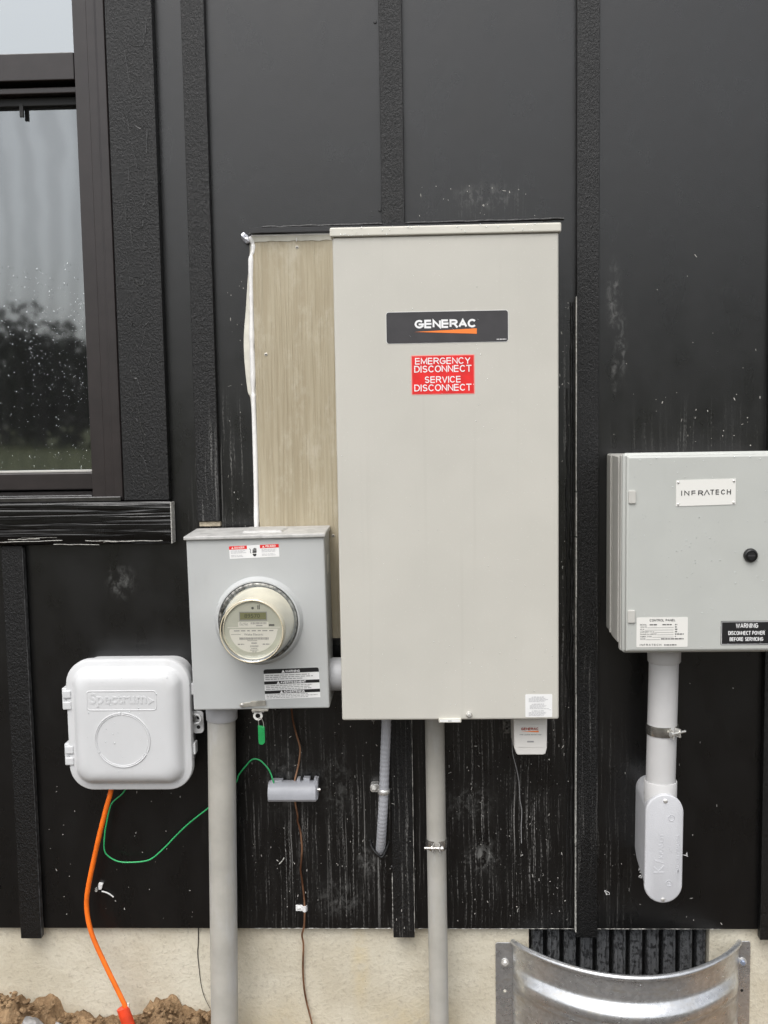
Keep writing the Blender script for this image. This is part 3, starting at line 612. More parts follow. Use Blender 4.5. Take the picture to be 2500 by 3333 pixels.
# trim boards
obj('trim_board', MB().box(-0.6435, -0.5445, -0.025, -0.0006, 1.2425, 2.905), 'trim_paint', house, None, 0.002)
obj('trim_board', MB().box(-1.654, -1.555, -0.025, -0.0006, 1.2425, 2.905), 'trim_paint', house, None, 0.002)
obj('trim_board', MB().box(-1.657, -0.5415, -0.027, -0.0006, 2.906, 3.0), 'sill_paint', house, None, 0.002)
mb = MB(); rn = random.Random(14)   # raised grain arches and side lines pressed into the trim board, highlights painted on
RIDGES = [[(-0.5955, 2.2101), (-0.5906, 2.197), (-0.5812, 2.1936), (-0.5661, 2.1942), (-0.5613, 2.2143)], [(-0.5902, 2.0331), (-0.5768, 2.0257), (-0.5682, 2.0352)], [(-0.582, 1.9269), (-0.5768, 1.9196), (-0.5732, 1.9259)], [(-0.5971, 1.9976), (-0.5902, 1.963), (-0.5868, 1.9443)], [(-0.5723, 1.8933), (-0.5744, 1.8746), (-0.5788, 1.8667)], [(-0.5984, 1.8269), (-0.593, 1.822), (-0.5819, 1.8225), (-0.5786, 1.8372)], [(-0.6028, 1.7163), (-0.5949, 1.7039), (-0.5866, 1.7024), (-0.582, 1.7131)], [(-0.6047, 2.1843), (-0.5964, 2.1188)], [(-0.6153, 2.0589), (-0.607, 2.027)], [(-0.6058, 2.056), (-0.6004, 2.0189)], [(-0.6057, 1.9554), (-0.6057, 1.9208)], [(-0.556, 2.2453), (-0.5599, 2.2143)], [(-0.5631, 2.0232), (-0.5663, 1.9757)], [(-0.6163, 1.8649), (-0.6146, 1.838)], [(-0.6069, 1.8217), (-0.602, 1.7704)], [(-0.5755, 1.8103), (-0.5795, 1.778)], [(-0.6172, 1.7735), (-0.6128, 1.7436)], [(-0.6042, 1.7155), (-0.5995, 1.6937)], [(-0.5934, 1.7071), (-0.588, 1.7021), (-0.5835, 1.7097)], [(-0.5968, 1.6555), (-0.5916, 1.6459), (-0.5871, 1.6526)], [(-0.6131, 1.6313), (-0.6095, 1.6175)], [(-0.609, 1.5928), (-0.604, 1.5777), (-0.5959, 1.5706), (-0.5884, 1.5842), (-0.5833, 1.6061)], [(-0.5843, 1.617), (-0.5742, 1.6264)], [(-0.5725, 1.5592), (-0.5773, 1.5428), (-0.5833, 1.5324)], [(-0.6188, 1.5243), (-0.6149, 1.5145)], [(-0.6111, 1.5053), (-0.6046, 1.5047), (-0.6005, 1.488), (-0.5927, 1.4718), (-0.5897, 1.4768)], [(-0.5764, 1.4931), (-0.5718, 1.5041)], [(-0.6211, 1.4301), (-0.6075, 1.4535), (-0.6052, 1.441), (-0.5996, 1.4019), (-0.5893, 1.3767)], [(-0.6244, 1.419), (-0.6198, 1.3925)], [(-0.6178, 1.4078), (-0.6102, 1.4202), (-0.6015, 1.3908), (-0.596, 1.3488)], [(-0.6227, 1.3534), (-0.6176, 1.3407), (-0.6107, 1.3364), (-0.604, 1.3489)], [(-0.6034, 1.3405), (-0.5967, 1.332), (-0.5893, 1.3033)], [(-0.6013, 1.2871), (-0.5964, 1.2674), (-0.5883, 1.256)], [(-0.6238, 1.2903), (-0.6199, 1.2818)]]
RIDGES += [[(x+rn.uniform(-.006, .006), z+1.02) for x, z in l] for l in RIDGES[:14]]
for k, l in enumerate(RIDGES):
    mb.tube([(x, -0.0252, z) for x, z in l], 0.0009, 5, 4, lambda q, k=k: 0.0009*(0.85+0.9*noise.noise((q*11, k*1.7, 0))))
tag(obj('grain_ridges', mb, 'ridge_highlight', house, 60), kind='stuff')
mb = MB(); n = 90; loops = []
for k in range(n+1):
    x = -1.657+1.1165*k/n; zb = 1.1485+0.0028*noise.fractal((x*9, 1, 0), 1, 2, 3)
    loops.append([(x, -0.0006, 1.2415), (x, -0.033, 1.2405), (x, -0.036, 1.237), (x, -0.0362, 1.185), (x, -0.0345, 1.166+0.003*noise.noise((x*14, 2, 0))), (x, -0.030, zb+0.003), (x, -0.026, zb), (x, -0.0006, zb+0.001)])
sb = obj('sill_board', mb.loft(loops), 'sill_paint', house, 35)
obj('raw_end', MB().box(-0.5404, -0.5385, -0.0358, -0.004, 1.1495, 1.2385), 'primer', sb)
mb = MB()
for x0, x1, z, dz in ((-1.0, -0.78, 1.1545, 0.004), (-0.80, -0.70, 1.1500, -0.002), (-0.69, -0.62, 1.1545, 0.0), (-0.73, -0.56, 1.1565, -0.002), (-0.9, -0.83, 1.1615, 0.001), (-0.87, -0.79, 1.1645, 0.001)):
    mb.tube([(x0+(x1-x0)*q/8, -0.0335, z+dz*q/8+0.0016*noise.noise((x0*30+q*1.1, z*99, 0))) for q in range(9)], 0.0008, 6, 3)
obj('splintered_edge', mb, 'primer', sb, 60)

# ================================================================== window well
well = empty('window_well', (0.4515, 0, -0.3), 'galvanised corrugated steel window well bolted to the concrete under the control cabinet', 'window well')
mb = MB(); NA, rows = 72, []
zs = [-0.3+0.5255*k/90 for k in range(91)]
def wellpt(a, z, off=0):
    """a runs 0..pi from the right flange to the left one; flat bands with stepped-out ridges"""
    u = (0.2255-z) % 0.125
    c = 0.020*(sst(u, 0.052, 0.076)-sst(u, 0.088, 0.120)) if z < 0.2254 else 0
    q = -math.cos(a); arch = max(0.0, 1-q*q)**0.88
    return (0.4495+0.2535*math.cos(a), 0.004-(0.150*arch)-c*min(1, arch*6)-off, z)
for z in zs: rows.append([wellpt(PI*k/NA, z) for k in range(NA+1)])
vv = [p for r in rows for p in r]; n = NA+1
mb.add(vv, [(j*n+i, j*n+i+1, (j+1)*n+i+1, (j+1)*n+i) for j in range(len(rows)-1) for i in range(NA)])
sh = obj('shell', mb, 'galvanised', well, 60); sol = sh.modifiers.new('Solidify', 'SOLIDIFY'); sol.thickness = 0.0016
obj('rolled_rim', MB().tube([wellpt(PI*k/48, 0.2270) for k in range(49)], 0.0068, 10, 2), 'galvanised', well, 60)
for x0, x1, bx, lab in ((0.157, 0.199, 0.178, 'a'), (0.699, 0.730, 0.712, 'b')):
    fl = obj('flange', MB().prism(rrect(x0, x1, -0.3, 0.222 if lab == 'a' else 0.2265, 0.006), 0.0095, 0.0125), 'galvanised', well, None, 0.001)
    z = 0.1745 if lab == 'a' else 0.178
    obj('washer', MB().lathe(bx, z, [(0.0095, 0.0095), (0.0095, 0.0078), (0.004, 0.0076)], 20), 'zinc', fl, 30)
    obj('bolt', MB().lathe(bx, z, [(0.0058, 0.0076), (0.0058, 0.0015), (0.0045, 0.0008)], 6), 'zinc' if lab == 'a' else 'bolt_blue', fl)
    obj('bolt_hole', MB().lathe(bx, z-0.068, [(0.0035, 0.0094), (0.0033, 0.0090)], 14), 'cream_caulk' if lab == 'a' else 'dark_gasket', fl)
rn = random.Random(2); mb = MB()
for _ in range(260):
    a, z = rn.uniform(0.5, 2.6), rn.uniform(0.03, 0.215); p = Vector(wellpt(a, z, 0.0004)); r = rn.uniform(0.0005, 0.0013)
    mb.loft([[(p.x+r*q*math.cos(2*PI*i/6), p.y-r*h, p.z+r*q*math.sin(2*PI*i/6)) for i in range(6)] for q, h in ((1, 0), (0.6, 0.6))], False, True)
tag(obj('raindrops', mb, 'water', well, 60), kind='stuff')

# ================================================================== big transfer-switch cabinet
gen = empty('transfer_switch_cabinet', (0.054, -0.1, 0.802), 'tall beige metal electrical cabinet with black and orange name plate', 'electrical cabinet')
GF = -0.195
obj('cabinet', MB().box(-0.1645, 0.2730, GF, -0.0205, 0.8025, 1.7632), 'generac_paint', gen, None, 0.004, 3)
obj('top_cap', MB().box(-0.1690, 0.2775, GF-0.0055, -0.021, 1.7634, 1.7812), 'generac_cap', gen, None, 0.003, 3)
pl = obj('name_plate', MB().prism(rrect(-0.0620, 0.1746, 1.5573, 1.6172, 0.005), GF-0.0008, GF+0.002), 'plate_charcoal', gen); tag(pl, 'charcoal plate with white lettering over an orange wedge')
obj('plate_border', MB().prism(rrect(-0.0628, 0.1754, 1.5565, 1.6180, 0.0055), GF-0.0004, GF+0.002), 'label_white', pl)
mb = MB(); caps(mb, 'GENERAC', -0.0065, 0.1135, 1.5853, 1.6018, GF-0.0012, 0.235, 0.33, 1.0)
obj('lettering', mb, 'ink_white', pl, 'flat'); obj('fine_print', fine_print(MB(), 0.1525, 0.1715, 1.5605, 1.5628, 1, GF-0.0012, 3, 0.6, 0.05), 'ink_white', pl, 'flat')
obj('orange_wedge', MB().poly([(-0.0068, 1.5788), (0.1140, 1.5730), (0.1140, 1.5836)], GF-0.0012), 'orange_ink', pl, 'flat')
rl = obj('red_label', MB().prism(rrect(-0.0147, 0.1094, 1.4566, 1.5336, 0.0015), GF-0.0004, GF+0.002), 'red_border', gen); tag(rl, 'red sticker with four lines of white capitals')
obj('red_field', MB().quad(-0.0130, 0.1075, 1.4583, 1.5318, GF-0.0007), 'red_label', rl, 'flat')
mb = MB()
for body, a, b_, c, d in (('EMERGENCY', -0.0070, 0.1013, 1.5156, 1.5284), ('DISCONNECT', -0.0088, 0.1031, 1.5000, 1.5132), ('SERVICE', 0.0109, 0.0827, 1.4794, 1.4922), ('DISCONNECT', -0.0091, 0.1029, 1.4634, 1.4766)):
    caps(mb, body, a, b_, c, d, GF-0.0010, 0.150, 0.24, 0.74)
obj('lettering', mb, 'ink_white', rl, 'flat')
wl = obj('warning_label', MB().prism(rrect(0.2057, 0.2596, 0.8075, 0.8545, 0.002), GF-0.0004, GF+0.002), 'label_white', gen); tag(wl, 'small white sticker of fine grey print by the corner')
mb = MB()
for k, z in enumerate((0.8500, 0.8355, 0.8215)):
    fine_print(mb, 0.222, 0.243, z-0.0022, z, 1, GF-0.0008, k, 0.7, 0.0)
    fine_print(mb, 0.2125+0.002*(k % 2), 0.2535, z-0.0115, z-0.0030, 4, GF-0.0008, 10+k, 0.42, 0.3); triangle(mb, 0.2195, z-0.0022, 0.0024, GF-0.0008)
obj('lettering', mb, 'ink_faint', wl, 'flat')
obj('door_screw', MB().lathe(0.0924, 0.8140, [(0.0062, GF), (0.0062, GF-0.0015), (0.0045, GF-0.0035), (0.0042, GF-0.008), (0.003, GF-0.0095)], 18), 'zinc', gen, 40)
ha = obj('hasp', MB().prism(rrect(0.0310, 0.0765, 0.7985, 0.8065, 0.002), GF-0.005, GF+0.01), 'generac_cap', gen, None, 0.0006)
obj('slot', MB().prism(rrect(0.0335, 0.0740, 0.7999, 0.8050, 0.0018), GF-0.0054, GF-0.0046), 'label_white', ha); obj('slot', MB().quad(0.050, 0.057, 0.8018, 0.8028, GF-0.0058), 'grey_ink_dark', ha, 'flat')
raindrops(gen, [(-0.16, 0.268, 0.81, 1.755, GF-0.0002, 230, 0.0004, 0.0013), (0.02, 0.26, 0.81, 0.98, GF-0.0002, 60, 0.0005, 0.0016), (0.10, 0.135, 1.30, 1.57, GF-0.0002, 30, 0.0005, 0.0015), (-0.165, 0.275, 1.765, 1.781, GF-0.0057, 34, 0.0008, 0.0022), (-0.15, -0.08, 1.764, 1.768, GF-0.0057, 10, 0.0012, 0.0022)], 31)
mb = MB(); rn = random.Random(6)
for _ in range(46):
    cx, r = rn.uniform(-0.166, 0.275), rn.uniform(0.001, 0.0026); mb.loft([[(cx+r*q*math.cos(2*PI*i/8), GF+0.004+rn.random()*0.0+r*q*math.sin(2*PI*i/8), 1.7810+r*h) for i in range(8)] for q, h in ((1, 0), (0.8, 0.45), (0.4, 0.7))], False, True)
tag(obj('raindrops', mb, 'water', gen, 60), kind='stuff')

# surge protector below it
spd = empty('surge_protector', (0.2205, -0.11, 0.7135), 'small white plastic surge protector hanging under the tall beige cabinet', 'surge protector')
ol = [(0.1945, 0.7137), (0.2487, 0.7137), (0.2515, 0.7165), (0.2545, 0.728), (0.2553, 0.7995), (0.1860, 0.7995), (0.1872, 0.728), (0.1918, 0.7165)]
obj('housing', MB().prism(ol, -0.150, -0.075), 'spd_plastic', spd, None, 0.0022, 3)
obj('front_panel', MB().prism(rrect(0.1905, 0.2510, 0.7300, 0.7760, 0.003), -0.1508, -0.148), 'spd_plastic', spd, None, 0.0004)
mb = caps(MB(), 'GENERAC', 0.2015, 0.2375, 0.7665, 0.7722, -0.1511, 0.24, 0.34, 0.85); nl = obj('lettering', mb, 'red_brown_ink', spd, 'flat')
obj('orange_wedge', MB().poly([(0.2015, 0.7640), (0.2375, 0.7620), (0.2375, 0.7655)], -0.1511), 'orange_ink', spd, 'flat')
mb = text_into(MB(), 'TYPE 2 SURGE PROTECTION', 0.1978, 0.2430, 0.7560, 0.7580, -0.1511, 0.02); obj('lettering', mb, 'grey_ink_dark', spd, 'flat')
obj('indicator', MB().box(0.2138, 0.2272, -0.1514, -0.150, 0.7408, 0.7440), 'ink_grey', spd)
br = obj('mounting_tab', MB().prism(rrect(0.1721, 0.1898, 0.7286, 0.762, 0.003), -0.052, -0.049), 'dark_steel', None); tag(br, 'dark metal tab with a hole left of the white surge protector', 'bracket')
obj('tab_hole', MB().lathe(0.1805, 0.7395, [(0.0028, -0.0518), (0.0027, -0.0525)], 12), 'string_black', br)
BASE['mounting_tab'] = Vector((0, 0, 0))

# ================================================================== meter socket box (hangs a touch crooked)
TH = 0.011
MX, MZ = -0.3374, 0.8110
ms = empty('meter_socket_box', (MX, -0.02, MZ), 'grey metal meter socket box with round electric meter on its front', 'meter box')
MF = -0.140
def loc(x, z):    # a measured spot on the crooked box -> the box's own upright frame
    dx, dz = x-MX, z-MZ; c, s_ = math.cos(TH), math.sin(TH)
    return (MX+c*dx+s_*dz, MZ-s_*dx+c*dz)
hw = 0.1427
obj('box', MB().box(MX-hw, MX+hw, MF, -0.0205, MZ, MZ+0.3590), 'meter_paint', ms, None, 0.003, 2)
lid = obj('rain_lip', MB().add([(MX-hw-0.004, MF-0.006, MZ+0.3592), (MX+hw+0.003, MF-0.006, MZ+0.3592), (MX+hw+0.003, MF-0.006, MZ+0.3670), (MX-hw-0.004, MF-0.006, MZ+0.3670),
     (MX-hw-0.004, -0.021, MZ+0.3592), (MX+hw+0.003, -0.021, MZ+0.3592), (MX+hw+0.003, -0.021, MZ+0.3705), (MX-hw-0.004, -0.021, MZ+0.3705)],
     [(0, 1, 2, 3), (1, 5, 6, 2), (5, 4, 7, 6), (4, 0, 3, 7), (3, 2, 6, 7), (0, 4, 5, 1)]), 'dirty_top', ms, None, 0.002)
mb = MB().loft([[(x, y, MZ+zz_) for x, y in pts] for zz_, pts in ((0.3665, [(MX-0.032, -0.115), (MX+0.055, -0.115), (MX+0.062, -0.06), (MX+0.055, -0.03), (MX-0.032, -0.03), (MX-0.04, -0.06)]), (0.3725, [(MX-0.028, -0.110), (MX+0.05, -0.110), (MX+0.056, -0.06), (MX+0.05, -0.034), (MX-0.028, -0.034), (MX-0.034, -0.06)]))])
obj('hub_plate', mb, 'dirty_top', lid, None, 0.001)
RX, RZ = loc(-0.3375, 0.9985)
obj('collar', MB().lathe(RX, RZ, [(0.0935, MF+0.0005), (0.0905, MF-0.002), (0.0880, MF-0.009), (0.0858, MF-0.012), (0.0830, MF-0.012), (0.0815, MF-0.008), (0.0815, MF+0.01)], 64, True, False), 'meter_paint', ms, 50)
obj('sealing_ring', MB().lathe(RX, RZ, [(0.0812, MF+0.002), (0.0812, MF-0.0135), (0.0790, MF-0.0150), (0.0765, MF-0.0150), (0.0755, MF-0.012), (0.0740, MF-0.012), (0.0740, MF-0.004), (0.06, MF-0.003)], 64, True, True), 'ring_steel', ms, 40)
# danger sticker
def sticker(name, pts, m, parent, lab, y=MF):
    o = obj(name, MB().prism(pts, y-0.0004, y+0.001), m, parent)
    if lab: tag(o, lab)
    return o
ax, az = loc(-0.3955, 1.1553); dx_, dz_ = -0.3946, 1.1285
def skew(x0, z0, W, H, ang):    # frame of a sticker stuck on slightly askew
    c, s_ = math.cos(ang), math.sin(ang)
    return lambda u, v: (x0+u*W*c-v*H*s_, z0+u*W*s_+v*H*c)
def place(mb_src, fr, W, H, y):  # a 0..W x 0..H print moved onto the askew frame
    out = MB(); out.add([(*fr(x/W, z/H), y+yy) for x, yy, z in mb_src.v], []); out.v = [(a, c, b_) for a, b_, c in out.v]; out.f = mb_src.f; return out
W_, H_ = 0.1030, 0.0262
fr = skew(*loc(-0.3943, 1.1283), W_, H_, 0.026)
dl = sticker('danger_label', [fr(0, 0), fr(1, 0), fr(1, 1), fr(0, 1)], 'label_white', ms, 'white sticker with two red headings and a hand pictogram')
for u0, u1, tri, word, w0, w1 in ((0, 0.0370, 0.007, 'DANGER', 0.0112, 0.0320), (0.0640, 0.1030, 0.0710, 'PELIGRO', 0.0755, 0.0965)):
    obj('red_heading', place(MB().quad(u0, u1, 0.0192, 0.0262, 0), fr, W_, H_, MF-0.0007), 'red_label', dl, 'flat')
    obj('lettering', place(caps(triangle(MB(), tri, 0.0203, 0.0046, 0), word, w0, w1, 0.0205, 0.0250, 0, 0.22), fr, W_, H_, MF-0.0010), 'ink_pink', dl, 'flat')
    mb = fine_print(MB(), u0+0.003, u1-0.002, 0.0105, 0.0175, 3, 0, int(u0*1000)+1, 0.4); fine_print(mb, u0+0.003, u1-0.002, 0.0030, 0.0080, 2, 0, 2, 0.4)
    obj('fine_print', place(mb, fr, W_, H_, MF-0.0007), 'ink_faint', dl, 'flat')
mb = MB()   # hand with a lightning wriggle
mb.poly([(0.0500, 0.0035), (0.0545, 0.0035), (0.0560, 0.0075), (0.0540, 0.0088), (0.0520, 0.0080), (0.0495, 0.0090), (0.0478, 0.0078)], 0)
mb.poly([(0.0478, 0.0105), (0.0560, 0.0105), (0.0566, 0.0130), (0.0480, 0.0130)], 0)
for k, h in enumerate((0.0175, 0.0200, 0.0205, 0.0195)): mb.quad(0.0484+k*0.0021, 0.0500+k*0.0021, 0.0130, h, 0)
mb.poly([(0.0418, 0.0195), (0.0428, 0.0200), (0.0450, 0.0165), (0.0440, 0.0130), (0.0455, 0.0098), (0.0443, 0.0095), (0.0428, 0.0130), (0.0438, 0.0160)], 0)
obj('pictogram', place(mb, fr, W_, H_, MF-0.0007), 'ink_black', dl, 'flat')
# warning sticker
W_, H_ = 0.1155, 0.0640
fr = skew(*loc(-0.3288, 0.8318), W_, H_, 0.024)
pts = [fr(u, v) for u, v in ((0, 0), (1, 0), (1, 0.955), (0.985, 0.99), (0.96, 1), (0.04, 1), (0.015, 0.99), (0, 0.955))]
wlab = sticker('warning_label', pts, 'label_white', ms, 'white sticker with three black bars of white capitals')
mb = MB(); bars = (0.0545, 0.0318, 0.0118)
for k, z in enumerate(bars):
    if k == 0: mb.poly([(0, z), (W_, z), (W_, 0.0608), (0.1138, 0.0633), (0.1105, 0.0640), (0.005, 0.0640), (0.0017, 0.0633), (0, 0.0608)], 0)
    else: mb.quad(0, W_, z, z+0.0066, 0)
obj('black_bar', place(mb, fr, W_, H_, MF-0.0007), 'ink_black', wlab, 'flat')
mb = MB()
for body, z, a, b_ in (('WARNING', bars[0]+0.0014, 0.0455, 0.0760), ('AVERTISSEMENT', bars[1]+0.0008, 0.0340, 0.0870), ('ADVERTENCIA', bars[2]+0.0008, 0.0395, 0.0835)):
    caps(mb, body, a, b_, z, z+0.0049, 0, 0.22); triangle(mb, a-0.0045, z-0.0002, 0.0060, 0)
obj('lettering', place(mb, fr, W_, H_, MF-0.0010), 'ink_white', wlab, 'flat')
mb = MB()
for k, (z0, z1) in enumerate(((0.0405, 0.0525), (0.0195, 0.0305), (0.0015, 0.0108))): fine_print(mb, 0.003, 0.1125, z0, z1, 3, 0, 60+k, 0.40, 0.22 if k else 0.5)
obj('fine_print', place(mb, fr, W_, H_, MF-0.0007), 'ink_grey', wlab, 'flat')
# side sticker, latch, seal tab
obj('side_sticker', MB().add([(MX+hw+0.0004, y, MZ+z) for y, z in ((-0.10, 0.275), (-0.06, 0.275), (-0.06, 0.315), (-0.10, 0.315))], [(0, 1, 2, 3)]), 'label_cream', ms, 'flat')
lx, lz = loc(-0.3823, 0.8205)
la = obj('latch', MB().prism([(lx+0.002, lz-0.004), (lx+0.055, lz-0.001), (lx+0.0545, lz+0.0095), (lx+0.024, lz+0.0085), (lx+0.022, lz+0.006), (lx+0.004, lz+0.005), (lx, lz+0.003), (lx-0.001, lz)], MF-0.0045, MF-0.001), 'dull_steel', ms, None, 0.0006)
obj('rivet', MB().lathe(lx+0.005, lz+0.0008, [(0.0035, MF-0.004), (0.0035, MF-0.0055), (0.002, MF-0.0068)], 16), 'zinc', la, 40)
obj('latch_lip', MB().box(lx+0.026, lx+0.060, MF-0.012, MF-0.001, lz-0.0115, lz-0.0075), 'dull_steel', la, None, 0.0008)
tx, tz = loc(-0.3445, 0.7985)
mb = MB(); n = 24
ring = [(tx+0.0098*math.cos(2*PI*i/n), tz+0.0095*math.sin(2*PI*i/n)) for i in range(n)]; hole = [(tx+0.0053*math.cos(2*PI*i/n), tz+0.0053*math.sin(2*PI*i/n)) for i in range(n)]
mb.loft([[(x, MF-0.006, z) for x, z in ring], [(x, MF-0.006, z) for x, z in hole], [(x, MF-0.0035, z) for x, z in hole], [(x, MF-0.0035, z) for x, z in ring], [(x, MF-0.006, z) for x, z in ring]], False, False)
mb.box(tx-0.011, tx+0.013, MF-0.006, MF-0.0035, tz+0.0075, tz+0.014)
obj('seal_tab', mb, 'label_cream', la)
ms.rotation_euler = (0, -TH, 0)
# green seal on a wire loop
sl = empty('green_seal', (-0.339, MF, 0.7356), 'green plastic padlock seal hanging on a wire loop below the meter box', 'seal')
obj('tag_body', MB().prism([(-0.3415, 0.7362), (-0.3365, 0.7362), (-0.3335, 0.7385), (-0.3318, 0.7415), (-0.3316, 0.7735), (-0.3455, 0.7775), (-0.3450, 0.7415), (-0.3440, 0.7385)], MF-0.005, MF+0.003), 'green_seal', sl, None, 0.0012)
obj('tag_edge', MB().box(-0.3330, -0.3312, MF-0.0062, MF-0.0050, 0.7410, 0.7720), 'green_seal', sl, None, 0.0004)
obj('wire_loop', MB().tube([(-0.3435, MF-0.001, 0.774), (-0.3440, MF-0.003, 0.786), (-0.3425, MF-0.007, 0.794), (-0.3385, MF-0.008, 0.7955), (-0.3355, MF-0.006, 0.790), (-0.3340, MF-0.002, 0.782), (-0.3335, MF-0.001, 0.772)], 0.0008, 6, 4), 'zinc', sl, 60)

# ---- the electric meter in its socket
EX, EZ = -0.3345, 0.9995
em = empty('electric_meter', (EX, -0.15, EZ-0.075), 'round electric meter under clear cover with green digital display', 'electric meter')
obj('inner_can', MB().lathe(EX, EZ, [(0.0725, -0.1565), (0.0705, -0.160), (0.0640, -0.185), (0.0600, -0.205), (0.0585, -0.228), (0.056, -0.231)], 56), 'can_cream', em, 40)
fc = obj('dial_face', MB().lathe(EX, EZ, [(0.0585, -0.2315), (0.0585, -0.2345)], 56), 'face_grey', em)
obj('face_rim', MB().lathe(EX, EZ, [(0.0590, -0.2343), (0.0597, -0.2375), (0.0585, -0.2385), (0.0575, -0.2350)], 56, False, False), 'can_cream', fc, 60)
FY = -0.2350
k_ = 0.1929/1692       # metres per pixel step of the measured face drawing
def fz(u, v): return (EX+(u-742)*k_, EZ-(v-1050)*k_)
def fq(mb, u0, v0, u1, v1, y): a, b_ = fz(u0, v0), fz(u1, v1); return mb.quad(a[0], b_[0], b_[1], a[1], y)
obj('lcd_bezel', fq(MB(), 508, 730, 995, 892, FY), 'ink_grey', fc, 'flat')
obj('lcd_window', fq(MB(), 524, 745, 978, 868, FY-0.0003), 'lcd', fc, 'flat')
a, b_ = fz(600, 838), fz(872, 768); obj('digits', text_into(MB(), '89570', a[0], b_[0], a[1], b_[1], FY-0.0006, 0.0), 'lcd_ink', fc, 'flat')
obj('tag_strip', fq(MB(), 486, 912, 1016, 1000, FY), 'label_cream', fc, 'flat')
mb = MB(); a, b_ = fz(515, 972), fz(660, 920); text_into(mb, 'ElecNet', a[0], b_[0], a[1], b_[1], FY-0.0003)
rn = random.Random(8); u = 705
while u < 985:
    wd = rn.choice((4, 7, 11)); fq(mb, u, 915, u+wd, 952, FY-0.0003); u += wd+rn.choice((4, 6, 9))
fq(mb, 800, 968, 912, 984, FY-0.0003); obj('strip_print', mb, 'ink_grey', fc, 'flat')
mb = MB(); a, b_ = fz(1020, 985), fz(1120, 952); mb.poly(stadium(0, 1, 0, 3, 6) and rrect(a[0], b_[0], a[1], b_[1], (b_[1]-a[1])*0.45, 5), FY); obj('button', mb, 'grey_ink_dark', fc, 'flat'); mb = MB(); c_ = fz(747, 668); mb.poly([(c_[0]+0.0026*math.cos(t_), c_[1]+0.0026*math.sin(t_)) for t_ in [2*PI*i/14 for i in range(14)]], FY)
fq(mb, 832, 620, 846, 690, FY); fq(mb, 858, 605, 872, 690, FY); obj('optical_port', mb, 'grey_ink_dark', fc, 'flat')
obj('divider', fq(MB(), 300, 1000, 1215, 1012, FY-0.0002), 'label_cream', fc, 'flat')
pts = [fz(1180, 1045), fz(1160, 1035), fz(350, 1035), fz(333, 1050)]
for q in range(21):
    t_ = PI+rad(8)+(PI-rad(14))*q/20
    pts.append((EX+0.0005+0.0480*math.cos(t_), EZ+0.002+0.0480*math.sin(t_)))
obj('maker_plate', MB().poly(pts, FY), 'label_cream', fc, 'flat')
mb = MB(); a, b_ = fz(585, 1148), fz(920, 1112); text_into(mb, 'Wake Electric', a[0], b_[0], a[1], b_[1], FY-0.0003, 0.012)
for u0, u1 in ((410, 510), (535, 610), (640, 690), (720, 795), (825, 880), (905, 995), (1025, 1100)): fq(mb, u0, 1056, u1, 1074, FY-0.0003)
fq(mb, 360, 1124, 530, 1132, FY-0.0003); u = 500
while u < 1010:
    wd = rn.choice((4, 6, 10)); fq(mb, u, 1182, u+wd, 1224, FY-0.0003); u += wd+rn.choice((4, 6))
fq(mb, 640, 1236, 815, 1246, FY-0.0003); fq(mb, 708, 1274, 806, 1292, FY-0.0003)
u = 685
while u < 830:
    wd = rn.choice((5, 8)); fq(mb, u, 1322, u+wd, 1354, FY-0.0003); u += wd+6
for v_, u0, u1 in ((1372, 705, 810), (1400, 685, 828), (1430, 720, 800)): fine_print(mb, fz(u0, v_)[0], fz(u1, v_)[0], fz(u0, v_+14)[1], fz(u0, v_)[1], 1, FY-0.0003, v_, 0.8, 0.05)
for u0, u1, v_ in ((470, 582, 1290), (905, 1040, 1290)): fine_print(mb, fz(u0, v_)[0], fz(u1, v_)[0], fz(u0, v_+26)[1], fz(u0, v_)[1], 1, FY-0.0003, u0, 0.7, 0.05)
obj('plate_print', mb, 'ink_grey', fc, 'flat')
obj('clear_cover', MB().lathe(EX, EZ, [(0.0785, -0.1535), (0.0775, -0.158), (0.0755, -0.163), (0.0740, -0.175), (0.0665, -0.240), (0.0655, -0.2465), (0.0635, -0.2495), (0.0615, -0.2505), (0.0600, -0.2490), (0.0580, -0.2480), (0.030, -0.2482)], 72, False, True), 'clear_cover', em, 50)
obj('cover_rim', MB().lathe(EX, EZ, [(0.0624, -0.2500), (0.0628, -0.2510), (0.0622, -0.2518), (0.0614, -0.2518), (0.0608, -0.2510), (0.0614, -0.2502), (0.0624, -0.2500)], 72, False, False), 'cover_edge', em, 60)

# ---- nipple joining the meter box and the tall cabinet
nip = obj('conduit_nipple', MB().loft([[(x, -0.082+r*math.cos(2*PI*i/32), 0.8702+r*math.sin(2*PI*i/32)) for i in range(32)] for x, r in ((-0.1955, 0.0335), (-0.1915, 0.0352), (-0.1655, 0.0352), (-0.1640, 0.034))]), 'pvc_grey', None, 40)
tag(nip, 'short grey pipe coupling between the meter box and tall beige cabinet', 'pipe coupling')

